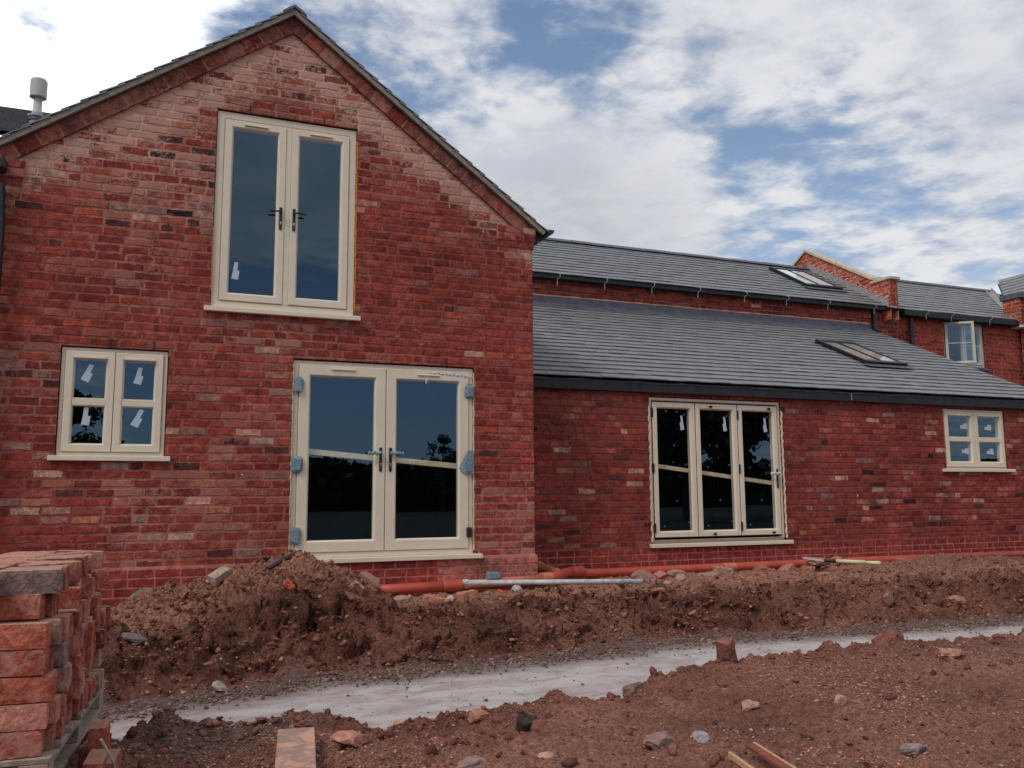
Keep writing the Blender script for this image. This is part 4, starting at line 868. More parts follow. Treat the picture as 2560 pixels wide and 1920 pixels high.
# ================================================================== GROUND
FX = np.array([-4, -.28, .19, 1.11, 1.78, 2.53, 3.38, 4.67, 6.03, 8.12, 16]); FY = np.array([-3.55, -3.40, -3.25, -2.98, -2.95, -2.86, -2.78, -2.58, -2.78, -2.86, -2.9])
NX_ = np.array([-4, -.19, .26, .88, 1.14, 1.45, 1.66, 2.28, 2.71, 3.0, 3.27, 4.41, 5.51, 7.0, 16]); NY_ = np.array([-4.48, -4.33, -4.12, -4.25, -4.52, -4.42, -4.27, -4.24, -4.40, -4.15, -3.93, -3.77, -3.82, -3.72, -3.77])
def yfar(x): return np.interp(x, FX, FY)+.05*fbm(x, x*0+3.3, 2.2, 3, 41)
def ynear(x): return np.interp(x, NX_, NY_)+.07*fbm(x, x*0+8.1, 2.6, 4, 43)
def H0(x, y):
    yf, yn = yfar(x), ynear(x); d = y-yf; e = yn-y
    lump = np.abs(fbm(x, y, 3.2, 4, 51)); fine = fbm(x, y, 9., 4, 57); micro = np.abs(fbm(x, y, 22., 3, 63)); big = fbm(x, y, .9, 3, 71)
    # bank between the trench and the house
    shelf = .035*sst(0, .22, d)
    rise = .27*sst(.16+.12*fbm(x, x*0, 1.1, 2, 77), 1.05+.3*fbm(x, x*0+5, .8, 2, 78), d)
    rough = sst(.15, .4, d)*(1-.72*sst(1.15, 1.6, d))
    zb = shelf+rise+rough*(.22*lump+.11*np.abs(fbm(x, y, 8., 3, 58))+.05*fine+.06*micro-.09)+(1-rough)*sst(.1, .3, d)*(.026*fine+.020*micro)+.03*big*sst(.6, 1.2, d)
    zb = zb-.045*sst(1.5, 2.6, d)+.11*np.exp(-((x-10.4)/1.5)**2-((y+.15)/.7)**2)*(1+1.2*fine)+.05*np.exp(-((x-7.0)/1.2)**2-((y+.2)/.5)**2)
    zb = zb+.10*sst(1.0, 2.0, d)*np.exp(-((x-2.3)/1.0)**2)*0
    # foreground beyond the near lip
    lip = sst(0, .13, e)
    zn = lip*(.075+.05*np.exp(-(e/.35)**2)*(.4+1.6*lump)+.045*big+.034*fine+.026*micro+.03*lump+.03*lump*np.exp(-(e/.9)**2))
    zn = zn+.10*sst(.1, .5, e)*np.exp(-((x+.75)/.75)**4-((y+4.9)/1.3)**4)
    zn = zn+.06*np.exp(-((x-.12)/.28)**2-((y+4.22)/.22)**2)*(.5+1.2*lump+.5*fine)
    return np.where(d > 0, zb, np.where(e > 0, zn, -.03))
HC = (1.27, -.66)
def heap_f(x, y):
    rx = np.where(x < HC[0], 1.70, .90)*(1+.15*fbm(x, y, 1.5, 2, 90)); ry = np.where(y < HC[1], 1.95, .62)
    r = np.sqrt(((x-HC[0])/rx)**2+((y-HC[1])/ry)**2)
    return np.clip(1-np.sqrt(r*r+.012)+.11, 0, 1)**1.3*sst(1.02, .9, r), r
def H(x, y): 
    f, r = heap_f(x, y); return H0(x, y)+.40*f
def soil_col(x, y, z):
    n1 = fbm(x, y, 1.3, 4, 101); n2 = fbm(x, y, 6., 4, 103); n3 = fbm(x, y, 19., 3, 105)
    d = y-yfar(x); e = ynear(x)-y
    A = np.array(lin(180, 122, 102)[:3]); B = np.array(lin(120, 75, 64)[:3]); G_ = np.array(lin(136, 114, 106)[:3]); P_k = np.array(lin(196, 142, 118)[:3])
    t = np.clip(.5+.55*n1+.35*n2+.3*n3, 0, 1)[..., None]
    rough = (sst(.15, .45, d)*(1-sst(1.0, 1.5, d)))[..., None]
    c = B*(1-t)+A*t
    damp = np.clip(fbm(x, y, 1.9, 4, 107)*1.6+.1, 0, 1)[..., None]; c = c*(1-.42*damp)
    c = c*(1-.22*rough)
    flat = (sst(.9, 1.5, d)*.72)[..., None]; c = c*(1-flat)+P_k*flat
    fg = (sst(.0, .6, e)*np.clip(.34+.5*fbm(x, y, .7, 4, 109), .05, .8))[..., None]; c = c*(1-fg)+P_k*.92*fg
    wet = (.42*np.exp(-((x-10.6)/1.9)**2-((y+.35)/.55)**2)*(.7+.6*n2))[..., None]; c = c*(1-np.clip(wet, 0, .6))
    gz = np.where(d > 0, sst(.34, .06, d+.14*n2), sst(.16, .0, e+.06*n2)*.25)
    gz = np.maximum(gz, .6*np.exp(-((x-.25)/.55)**2-((y+4.45)/.35)**2))
    gz = np.maximum(gz, .45*np.clip(fbm(x, y, .8, 3, 131)*2.2-.35, 0, 1)*sst(.1, .5, e))
    gz = (np.clip(gz, 0, 1))[..., None]
    return np.clip(c*(1-gz)+G_*gz*.95, 0, 1)
def soil_mat():
    mt, nt, b = mat_new('soil'); q = NT(nt); p = q.pos(); a = q.attr()
    f = q.noise(p, 38, 7, .7); s = q.noise(p, 130, 4, .6)
    k = q.mth('MULTIPLY', q.rng(f, .3, .7, .5, 1.36), q.rng(s, .3, .7, .72, 1.26))
    vm = q.n('ShaderNodeVectorMath', operation='SCALE'); q.L.new(a.outputs['Color'], vm.inputs[0]); q.L.new(k, vm.inputs['Scale'])
    c = q.mix(q.mth('MULTIPLY', q.rng(q.noise(p, 95, 3, .5), .64, .70), .6), vm.outputs[0], lin(186, 152, 136))
    q.put(b.inputs['Base Color'], c); b.inputs['Roughness'].default_value = .96; b.inputs['Specular IOR Level'].default_value = .12
    q.put(b.inputs['Normal'], q.bump(q.mth('ADD', q.mth('MULTIPLY', f, .8), q.mth('MULTIPLY', s, .3)), .06))
    return mt
M_SOIL = soil_mat()
def grid_mesh(name, xs, ys, zf, mat, cf=None, mask=None, ledge=False):
    X, Y = np.meshgrid(xs, ys); Z = zf(X, Y); nx, ny = len(xs), len(ys); X0, Y0 = X, Y
    if ledge:                                            # broken ledges and small overhangs on the dug faces
        k = sst(.12, .35, Y-yfar(X))*(1-sst(1.5, 2.3, Y-yfar(X))); X = X0+k*.035*fbm(Y0+3, Z*3, 7, 3, 171); Y = Y0+k*(.10*fbm(X0, Z*3.2, 3.5, 4, 173)+.045*fbm(X0, Z*2.2, 13, 3, 175))
    v = np.stack([X, Y, Z], -1).reshape(-1, 3).astype(np.float32)
    i = (np.arange(ny-1)[:, None]*nx+np.arange(nx-1)[None, :]).ravel(); f = np.stack([i, i+1, i+nx+1, i+nx], -1).astype(np.int32)
    if mask is not None: mk = mask(X0, Y0).ravel(); f = f[mk[f].any(1)]
    me = bpy.data.meshes.new(name); me.vertices.add(len(v)); me.vertices.foreach_set('co', v.ravel())
    me.loops.add(f.size); me.loops.foreach_set('vertex_index', f.ravel()); me.polygons.add(len(f))
    me.polygons.foreach_set('loop_start', np.arange(0, f.size, 4, dtype=np.int32)); me.polygons.foreach_set('use_smooth', np.ones(len(f), dtype=bool))
    me.update(calc_edges=True); me.materials.append(mat)
    if cf is not None:
        c = np.concatenate([cf(X, Y, Z).reshape(-1, 3), np.ones((len(v), 1))], 1).astype(np.float32)
        at = me.attributes.new('col', 'FLOAT_COLOR', 'POINT'); at.data.foreach_set('color', c.ravel())
    o = bpy.data.objects.new(name, me); COL.objects.link(o); return o
xs = np.concatenate([np.arange(-4, -1.2, .08), np.arange(-1.2, 6, .020), np.arange(6, 10, .03), np.arange(10, 16, .05)])
ys = np.concatenate([np.arange(-12, -7, .1), np.arange(-7, -1.2, .020), np.arange(-1.2, .8, .03)])
tag(grid_mesh('ground', xs, ys, H0, M_SOIL, soil_col, None, True), kind='structure')
def heap_z(x, y):
    f, r = heap_f(x, y); lump = np.abs(fbm(x, y, 4., 4, 111)); fine = fbm(x, y, 12., 4, 117); mic = np.abs(fbm(x, y, 26., 3, 119))
    return H0(x, y)+.40*f+(.13*lump+.10*np.abs(fbm(x, y, 9., 3, 118))+.04*fine+.05*mic)*sst(.0, .25, f)-.05*sst(.10, .0, f)
hp = grid_mesh('soil_heap', np.arange(-.9, 2.6, .017), np.arange(-3.0, .02, .017), heap_z, M_SOIL, lambda x, y, z: soil_col(x, y, z)*np.array([.95, .90, .88])*(1-.25*np.clip(fbm(x, y, 2.2, 3, 141)+.2, 0, 1))[..., None], lambda x, y: (heap_f(x, y)[0] > .0), True)
tag(hp, 'brown heap of dug soil and rubble in front of the glazed doors', 'soil heap')
def conc_mat():
    mt, nt, b = mat_new('wet_concrete'); q = NT(nt); p = q.pos()
    st = q.scale(p, (1.2, 2.6, 3)); f = q.noise(st, 2.0, 7, .62, .8); g_ = q.noise(p, 26, 5, .6)
    c = q.mix(q.rng(f, .25, .62), lin(150, 140, 136), lin(184, 174, 171)); c = q.mix(q.mth('MULTIPLY', q.rng(g_, .56, .70), .45), c, lin(126, 112, 106)); c = q.mix(q.mth('MULTIPLY', q.rng(q.noise(q.scale(p, (1, 1.6, 1)), 3.4, 8, .72, .5), .48, .66), .62), c, lin(136, 112, 102)); c = q.mix(q.mth('MULTIPLY', q.rng(q.noise(q.scale(p, (.8, 7, 1)), 3.0, 6, .7, 1.2), .60, .68), .38), c, lin(120, 110, 106)); c = q.mix(q.attr().outputs['Fac'], c, lin(112, 92, 84))
    q.put(b.inputs['Base Color'], c); b.inputs['Roughness'].default_value = .75; b.inputs['Specular IOR Level'].default_value = .3
    q.put(b.inputs['Normal'], q.bump(q.mth('ADD', f, q.mth('MULTIPLY', g_, .4)), .005)); return mt
tag(grid_mesh('concrete_footing', np.arange(-4, 16, .05), np.arange(-5.0, -2.0, .04), lambda x, y: .006*fbm(x, y*2, 1.6, 4, 151)+.003*fbm(x, y, 9, 2, 152)+.012*np.clip((y-yfar(x)+.12)/.12, 0, 1)*np.abs(fbm(x, y, 14, 3, 153)), conc_mat(), lambda x, y, z: np.repeat((np.clip(np.maximum(sst(-.34, -.02, y-yfar(x)+.10*fbm(x, y, 2.5, 3, 161)), .75*sst(-.16, .02, ynear(x)-y+.10*fbm(x, y, 3, 3, 163))), 0, 1)*.85)[..., None], 3, -1)), kind='structure')
# the wider field, one sheet to the horizon
mt, nt, b = mat_new('field'); q = NT(nt); f = q.noise(q.pos(), .25, 8, .65)
q.put(b.inputs['Base Color'], q.mix(q.rng(f, .35, .65), (.022, .026, .012, 1), (.045, .038, .024, 1))); b.inputs['Roughness'].default_value = .95
mb = MB(); mb.add([(-1500, -1500, -.10), (1500, -1500, -.10), (1500, 1500, -.10), (-1500, 1500, -.10)], [(0, 1, 2, 3)]); tag(mb.build('field', mt), kind='structure')
# ------------------------------------------------------------------ loose stones and clods (uncountable)
PHI = (1+5**.5)/2
ICO_V = np.array([(-1, PHI, 0), (1, PHI, 0), (-1, -PHI, 0), (1, -PHI, 0), (0, -1, PHI), (0, 1, PHI), (0, -1, -PHI), (0, 1, -PHI), (PHI, 0, -1), (PHI, 0, 1), (-PHI, 0, -1), (-PHI, 0, 1)])/math.sqrt(1+PHI*PHI)
ICO_F = np.array([(0, 11, 5), (0, 5, 1), (0, 1, 7), (0, 7, 10), (0, 10, 11), (1, 5, 9), (5, 11, 4), (11, 10, 2), (10, 7, 6), (7, 1, 8), (3, 9, 4), (3, 4, 2), (3, 2, 6), (3, 6, 8), (3, 8, 9), (4, 9, 5), (2, 4, 11), (6, 2, 10), (8, 6, 7), (9, 8, 1)])
def ico(sub):
    v = [tuple(p) for p in ICO_V]; f = [tuple(t) for t in ICO_F]
    for _ in range(sub):
        mid = {}; nf = []
        def mp(a, b):
            k = (min(a, b), max(a, b))
            if k not in mid: p = np.array(v[a])+np.array(v[b]); mid[k] = len(v); v.append(tuple(p/np.linalg.norm(p)))
            return mid[k]
        for a, b_, c in f: x, y, z = mp(a, b_), mp(b_, c), mp(c, a); nf += [(a, x, z), (b_, y, x), (c, z, y), (x, y, z)]
        f = nf
    return np.array(v), np.array(f)
def scatter(name, X, Y, Sz, colors, mat, zf, flat=.62, smooth=False, sink=.25):
    n = len(X); V0, F0 = ICO_V, ICO_F; nv = len(V0)
    ang = rs.uniform(0, 6.283, n); sc = np.stack([rs.uniform(.6, 1.6, n), rs.uniform(.55, 1.2, n), rs.uniform(flat*.5, flat*1.3, n)], 1)
    v = V0[None]*(1+rs.uniform(-.50, .42, (n, nv, 1)))*sc[:, None, :]*Sz[:, None, None]
    tilt = rs.uniform(-.5, .5, n); ct, st = np.cos(tilt)[:, None], np.sin(tilt)[:, None]
    v = np.stack([v[..., 0]*ct-v[..., 2]*st, v[..., 1], v[..., 0]*st+v[..., 2]*ct], -1)
    ca_, sa_ = np.cos(ang)[:, None], np.sin(ang)[:, None]
    v = np.stack([v[..., 0]*ca_-v[..., 1]*sa_, v[..., 0]*sa_+v[..., 1]*ca_, v[..., 2]], -1)
    v += np.stack([X, Y, zf(X, Y)+Sz*flat*(1-sink*2)*.6], -1)[:, None, :]
    f = (F0[None]+(np.arange(n)*nv)[:, None, None]).reshape(-1, 3).astype(np.int32); v = v.reshape(-1, 3).astype(np.float32)
    me = bpy.data.meshes.new(name); me.vertices.add(len(v)); me.vertices.foreach_set('co', v.ravel()); me.loops.add(f.size); me.loops.foreach_set('vertex_index', f.ravel())
    me.polygons.add(len(f)); me.polygons.foreach_set('loop_start', np.arange(0, f.size, 3, dtype=np.int32)); me.update(calc_edges=True); me.materials.append(mat)
    at = me.attributes.new('col', 'FLOAT_COLOR', 'FACE'); cc = np.repeat(np.concatenate([colors, np.ones((n, 1))], 1), len(F0), 0).astype(np.float32); at.data.foreach_set('color', cc.ravel())
    o = bpy.data.objects.new(name, me); COL.objects.link(o); return o
def zall(x, y):
    f, r = heap_f(x, y); return np.where(f > .05, heap_z(x, y), H0(x, y))
def cols(n, pal, ws, va=.18):
    P = np.array([lin(*p)[:3] for p in pal]); k = rs.choice(len(pal), n, p=np.array(ws)/sum(ws)); return np.clip(P[k]*rs.uniform(1-va, 1+va, (n, 1)), 0, .9)
def spread(n, x0, x1, y0, y1, dens, smin, smax, pw):
    X = rs.uniform(x0, x1, n); Y = rs.uniform(y0, y1, n); k = rs.uniform(0, 1, n) < dens(X, Y); X, Y = X[k], Y[k]
    s = smin*(smax/smin)**(rs.uniform(0, 1, len(X))**pw); return X, Y, s
off = lambda x, y: (y > yfar(x)+.02) | (y < ynear(x)-.03)
M_STONE_S = attr_mat('pebble', .85, .22, 60, .002, 120, .25); M_CLOD = attr_mat('clod', .97, .3, 50, .008, 90, .1)
PEB = [(160, 116, 99), (178, 142, 126), (142, 98, 83), (128, 80, 66), (160, 132, 122), (132, 112, 105), (150, 86, 70)]
d1 = lambda x, y: off(x, y)*np.clip(.22+1.5*fbm(x, y, 1.2, 4, 201)+.35*fbm(x, y, 5, 2, 203), 0.04, 1)
X, Y, s = spread(120000, -.6, 6.2, -6.9, -3.7, d1, .0025, .012, 2.6)
tag(scatter('gravel', X, Y, s, cols(len(X), PEB, [3.4, 2.2, 4, 3.4, 1.1, .6, 1.2]), M_STONE_S, zall), kind='stuff')
X, Y, s = spread(42000, -.7, 12.5, -3.0, .5, lambda x, y: off(x, y)*np.clip(.4+.7*fbm(x, y, 1.3, 3, 211)+.3*(y > -1.7), .08, 1), .003, .021, 3.6)
tag(scatter('gravel', X, Y, s, cols(len(X), PEB, [2.4, 1.0, 4, 6, .8, .6, 1.6]), M_STONE_S, zall), kind='stuff')
SO = [(152, 102, 84), (128, 82, 68), (104, 66, 56), (168, 118, 98)]
X, Y, s = spread(40000, -.7, 12, -3.0, -.3, lambda x, y: off(x, y)*np.clip(sst(.1, .35, y-yfar(x))*(1-.8*sst(1.1, 1.7, y-yfar(x)))+.9*(heap_f(x, y)[0] > .05), .05, 1), .005, .030, 3.6)
tag(scatter('soil_clods', X, Y, s, cols(len(X), SO, [1, 3, 4, .5]), M_CLOD, zall, .7), kind='stuff')
X, Y, s = spread(24000, -.6, 7.5, -6.9, -3.6, lambda x, y: (y < ynear(x)+.01)*np.clip(.9*np.exp(-((ynear(x)-y)/.16)**2)+.10+.3*np.clip(fbm(x, y, 2, 2, 221), 0, 1), 0, 1), .004, .034, 2.9)
tag(scatter('soil_clods', X, Y, s, cols(len(X), [(136, 86, 72), (114, 72, 62), (94, 60, 54), (150, 102, 86)], [3, 3, 2, 1]), M_CLOD, zall, .75), kind='stuff')
# grey spatter of concrete crumbs along the far edge of the pour
X = rs.uniform(-.8, 9, 5200); Y = yfar(X)+rs.normal(.07, .09, len(X)); k = (Y > yfar(X)-.25); X, Y = X[k], Y[k]; s = .0045*(4.5)**(rs.uniform(0, 1, len(X))**2)
tag(scatter('concrete_crumbs', X, Y, s, cols(len(X), [(124, 104, 96), (104, 84, 76), (146, 128, 120), (100, 66, 56)], [3, 3, .8, 2]), M_STONE_S, lambda x, y: np.maximum(zall(x, y), .004)), kind='stuff')
X = rs.uniform(-.4, 9, 900); Y = ynear(X)+(yfar(X)-ynear(X))*np.where(rs.rand(900) < .5, rs.beta(1, 5, 900), 1-rs.beta(1, 4, 900))
tag(scatter('concrete_crumbs', X, Y, .003*(4.5)**(rs.uniform(0, 1, 900)**2.4), cols(900, [(112, 76, 64), (90, 64, 56), (126, 104, 96)], [3, 2, 1]), M_CLOD, lambda x, y: x*0+.004), kind='stuff')
X = rs.uniform(-.5, .8, 900); Y = rs.normal(-4.32, .15, 900); k = Y < ynear(X)+.05; X, Y = X[k], Y[k]
tag(scatter('concrete_crumbs', X, Y, .005*(6)**(rs.uniform(0, 1, len(X))**2.4), cols(len(X), [(122, 94, 86), (106, 76, 68), (142, 122, 114)], [3, 3, .9]), M_STONE_S, lambda x, y: np.maximum(zall(x, y), .0)), kind='stuff')
# ------------------------------------------------------------------ rubble one can point at
def rough_block(dims, col, seed, rnd=.10, noise=.05, cut=None, sub=5, name='rubble', mat=None):
    """a box of given size with worn rounded edges and an uneven surface"""
    r_ = np.random.RandomState(seed); l, w, h = dims; vs = []; fs = []; key = {}
    def vid(p):
        k = tuple(np.round(p, 5))
        if k not in key: key[k] = len(vs); vs.append(p)
        return key[k]
    n = [max(2, int(round(sub*d/max(dims)))+1) for d in dims]
    for ax in range(3):
        a1, a2 = [a for a in range(3) if a != ax]
        for sgn in (-1, 1):
            for i in range(n[a1]):
                for j in range(n[a2]):
                    q_ = []
                    for di, dj in ((0, 0), (1, 0), (1, 1), (0, 1)):
                        p = np.zeros(3); p[ax] = sgn; p[a1] = -1+2*(i+di)/n[a1]; p[a2] = -1+2*(j+dj)/n[a2]; q_.append(vid(tuple(p)))
                    fs.append(q_ if (sgn > 0) ^ (ax == 1) else q_[::-1])
    V = np.array(vs); half = np.array(dims)/2; P = V*half
    rr = rnd*min(dims); inner = np.clip(P, -(half-rr), half-rr); dlt = P-inner; ln = np.linalg.norm(dlt, axis=1, keepdims=True); P = inner+np.where(ln > 0, dlt/np.maximum(ln, 1e-9)*np.minimum(ln, rr), 0)
    P = P+r_.normal(0, 1, P.shape)*noise*min(dims)*.5+noise*min(dims)*np.stack([fbm(P[:, 1]*9+seed, P[:, 2]*9, 1.3, 2, seed), fbm(P[:, 0]*9, P[:, 2]*9+seed, 1.3, 2, seed+3), fbm(P[:, 0]*9+seed, P[:, 1]*9, 1.3, 2, seed+5)], 1)
    if cut is not None:
        for (nx, ny, nz, dd) in cut:
            nn = np.array([nx, ny, nz]); nn = nn/np.linalg.norm(nn); ex = P@nn-dd; P = P-np.where(ex > 0, ex, 0)[:, None]*nn*(1-.12*r_.rand(len(P), 1))
    mb = MB(); mb.add([tuple(p) for p in P], fs, col); return mb
def rock_mb(size, col, seed, flat=.7):
    V, F = ico(2); r_ = np.random.RandomState(seed); k = V.copy()
    for _ in range(7):                                   # knock flats off a ball
        nn = r_.normal(0, 1, 3); nn /= np.linalg.norm(nn); dd = r_.uniform(.55, .85); ex = k@nn-dd; k = k-np.where(ex > 0, ex, 0)[:, None]*nn
    k = k*(1+.05*r_.normal(0, 1, (len(k), 1)))*np.array(size)/1.6
    mb = MB(); mb.add([tuple(p) for p in k], [tuple(t) for t in F], col); return mb
def place(o, x, y, dz=0., rot=(0, 0, 0), z=None):
    zz = float(zall(np.array([x]), np.array([y]))[0]) if z is None else z
    o.location = (x, y, zz+dz); o.rotation_euler = [R(a) for a in rot]; return o
RUB = [
 ('brick_rubble', 6.72, .22, (.26, .13, .09), (154, 122, 104), (6, 8, -10), .05, 'beige broken block against the long pipe below the folding door sill'),
 ('stone', 7.02, -.08, (.20, .15, .12), (136, 100, 86), (0, 0, 30), .03, 'brown rounded rock left of the bricks tilted on the pipe'),
 ('brick_rubble', 8.62, .30, (.24, .12, .08), (150, 98, 80), (8, -14, 28), .06, 'red brown brick end right of the propped pink slab'),
 ('stone', 5.98, .16, (.22, .14, .10), (144, 116, 102), (0, 6, -15), .04, 'grey beige rock just right of the perforated brick'),
 ('stone', 7.78, -.42, (.18, .12, .07), (166, 130, 110), (0, 4, 20), .02, 'pale flat stone on the bank in front of the tilted bricks'),
 ('stone', 5.42, -.48, (.15, .11, .09), (156, 128, 112), (0, 0, 60), .02, 'pale cobble just below the right end of the grey pole'),  # kind, x, y, size, colour, rotation, lift, label
 ('brick_rubble', 2.16, -.95, (.28, .13, .11), (150, 124, 110), (8, -6, 20), .02, 'pale broken concrete lump lying against the soil heap by the red pipe'),
 ('brick_rubble', 2.50, -1.02, (.24, .12, .07), (168, 112, 92), (4, 10, -12), .02, 'flat pinkish brick piece lying below the red pipe'),
 ('brick_rubble', 2.86, -.95, (.22, .10, .06), (172, 118, 98), (3, -8, 12), .02, 'long pink brick lying under the pipe joint'),
 ('brick_rubble', 3.20, -.98, (.10, .10, .10), (158, 76, 66), (10, 12, 30), .03, 'red half brick standing on end beside the grey pole'),
 ('stone', 3.42, -.86, (.09, .08, .08), (160, 150, 142), (0, 20, 0), .02, 'pale mortar lump between the red half brick and the pole'),
 ('stone', 2.92, -1.32, (.10, .08, .06), (140, 112, 98), (0, 0, 0), .02, 'rounded brown cobble on the bank below the pole end'),
 ('stone', 5.33, -.16, (.28, .18, .15), (138, 104, 96), (0, 8, 10), .03, 'grey pink rock by the end of the grey pole'),
 ('stone', 5.75, -.30, (.17, .12, .10), (150, 122, 106), (0, 0, 40), .02, 'beige rock in front of the perforated brick'),
 ('brick_rubble', 6.35, -.02, (.32, .16, .09), (150, 118, 102), (4, -6, 14), .02, 'flat beige brick bat lying below the folding door'),
 ('brick_rubble', 7.25, .06, (.30, .14, .14), (142, 92, 78), (10, 14, -18), .03, 'brown brick tilted against the orange pipe'),
 ('brick_rubble', 7.62, .10, (.28, .14, .10), (152, 106, 90), (0, -16, 25), .03, 'pinkish brick half lying against the orange pipe'),
 ('brick_rubble', 7.95, .10, (.22, .16, .13), (146, 98, 82), (6, 4, 60), .03, 'square brown brick end beneath the slab at the pipe'),
 ('stone', 8.30, .34, (.36, .20, .11), (156, 118, 106), (0, 6, 4), .13, 'large pinkish slab propped on rubble against the plinth'),
 ('brick_rubble', 9.05, .30, (.24, .11, .05), (150, 102, 90), (0, 22, -30), .04, 'thin red brick tile leaning on the far pipe'),
 ('stone', 4.62, -1.62, (.22, .10, .07), (140, 100, 82), (0, 4, 20), .01, 'buried brown stone on the bank below the perforated brick'),
 ('stone', 5.10, -1.50, (.09, .08, .05), (112, 104, 106), (0, 0, 0), .02, 'small grey stone on the bank crest'),
 ('brick_rubble', .50, -1.28, (.21, .10, .07), (150, 130, 116), (16, -24, 38), .08, 'pale dusty brick sticking out of the left side of the heap'),
 ('stone', -.10, -.75, (.26, .16, .13), (120, 104, 96), (0, 0, 20), .03, 'large grey stone on the soil left of the heap'),
 ('stone', -.12, -2.45, (.18, .10, .06), (116, 106, 102), (0, 25, 20), .03, 'grey flat stone low on the left flank of the heap'),
 ('stone', .42, -3.02, (.10, .08, .04), (140, 136, 130), (20, 30, 0), .02, 'small pale grey stone just above the concrete'),
 ('brick_rubble', 1.34, -1.62, (.16, .11, .06), (120, 78, 64), (10, 26, 20), .03, 'brown brick bat half buried on the heap front'),
 ('brick_rubble', 1.78, -1.42, (.22, .12, .035), (134, 100, 86), (10, 30, -30), .03, 'broken pale slate piece on the right flank of the heap'),
 ('brick_rubble', 1.60, -1.75, (.16, .10, .03), (150, 122, 108), (30, 40, -20), .03, 'curved pale tile shard on the right flank of the heap'),
 ('brick_rubble', 1.52, -2.10, (.20, .13, .02), (112, 76, 64), (24, 20, 20), .02, 'thin brown slate pushed into the foot of the heap'),
 ('stone', 2.42, -1.72, (.08, .07, .06), (168, 150, 140), (0, 0, 0), .02, 'pale round stone on the bank right of the heap'),
 ('brick_rubble', .98, -2.05, (.10, .07, .05), (170, 84, 66), (20, 40, 0), .03, 'bright orange red tile chip on the front of the heap'),
 ('stone', 6.95, -2.25, (.13, .10, .16), (134, 98, 86), (12, 10, 30), .04, 'upright brown brick lump in the bank below the spade'),
 ('stone', 7.86, -2.30, (.24, .12, .09), (152, 106, 86), (0, 8, 10), .04, 'flat orange brown stone at the right end of the bank'),
 ('brick_rubble', 3.74, -3.98, (.10, .11, .22), (124, 82, 70), (8, -24, 20), .05, 'red brown broken block standing upright on the near lip of the trench'),
 ('stone', 2.76, -4.38, (.15, .12, .11), (112, 84, 78), (0, 0, 40), .04, 'dark stone on the near lip beside the upright block'),
 ('stone', 5.30, -3.90, (.22, .16, .14), (110, 68, 58), (0, 0, 0), .04, 'large dark clod on the near lip at the right'),
 ('stone', 5.38, -4.40, (.26, .16, .08), (156, 112, 94), (0, 4, 12), .02, 'flat pale stone on the foreground soil at the right'),
 ('stone', .90, -4.90, (.20, .12, .07), (170, 118, 100), (0, 16, 40), .02, 'pink flat stone beside the timber board'),
 ('stone', 1.35, -5.36, (.17, .11, .06), (134, 108, 102), (0, 0, 10), .01, 'low grey stone in the foreground right of the board'),
 ('stone', 2.30, -5.45, (.17, .12, .08), (128, 100, 92), (0, 0, 20), .02, 'rounded grey brown cobble beside the timber offcuts'),
 ('stone', 2.55, -5.42, (.09, .08, .08), (146, 138, 140), (0, 0, 0), .0, 'small pale grey stone behind the timber offcuts'),
 ('stone', 3.36, -5.98, (.13, .08, .05), (132, 116, 116), (0, 0, 15), .02, 'grey pebble in the foreground at the right'),
 ('stone', 3.20, -4.95, (.09, .08, .06), (160, 122, 106), (0, 0, 0), .02, 'beige cobble in the middle of the foreground soil'),
 ('stone', 3.72, -5.10, (.08, .07, .06), (164, 128, 110), (0, 0, 50), .02, 'pinkish cobble in the foreground right of centre'),
 ('stone', 1.62, -4.72, (.11, .08, .06), (158, 108, 90), (0, 0, 10), .02, 'pink stone on the soil behind the dark pot'),
 ('stone', 1.72, -5.38, (.07, .05, .03), (176, 140, 120), (0, 0, 10), .01, 'small pale pebble in front of the dark pot'),
 ('stone', 1.22, -4.62, (.09, .08, .06), (174, 128, 110), (0, 0, 10), .02, 'light pink stone at the notch in the near lip'),
]
rub = {}
for i, (nm, x, y, sz, c, rot, lift, lab) in enumerate(RUB):
    colr = lin(*c, 1.15)
    o = (rough_block(sz, colr, 300+i, .16, .07, [(1, .3, .2, sz[0]*.36)]) if nm == 'brick_rubble' else rock_mb(sz, colr, 300+i)).build(nm, M_STON, None, nm == 'stone')
    if nm == 'stone': o.data.polygons.foreach_set('use_smooth', [False]*len(o.data.polygons))
    place(o, x, y, lift, rot); tag(o, lab, 'brick' if nm == 'brick_rubble' else 'stone', 'loose rubble on the building site')
def perforated():
    mb = MB(); l, w, h = .215, .102, .065; mb.bbox(-l/2, l/2, -w/2, w/2, -h/2, h/2, .004, lin(168, 62, 56)); o = mb.build('brick', M_LBRICK); q = MB()
    for i in range(5):
        for j in range(3): cx, cy_ = -l/2+.028+i*.04, -w/2+.022+j*.029; q.bbox(cx-.013, cx+.013, cy_-.009, cy_+.009, h/2-.03, h/2+.0012, .003, lin(60, 22, 22))
    q.build('perforation', M_LBRICK, o); place(o, 5.66, .04, .05, (22, -8, 34)); tag(o, 'red perforated engineering brick tilted on rubble by the long orange pipe', 'brick', 'loose rubble on the building site')
perforated()
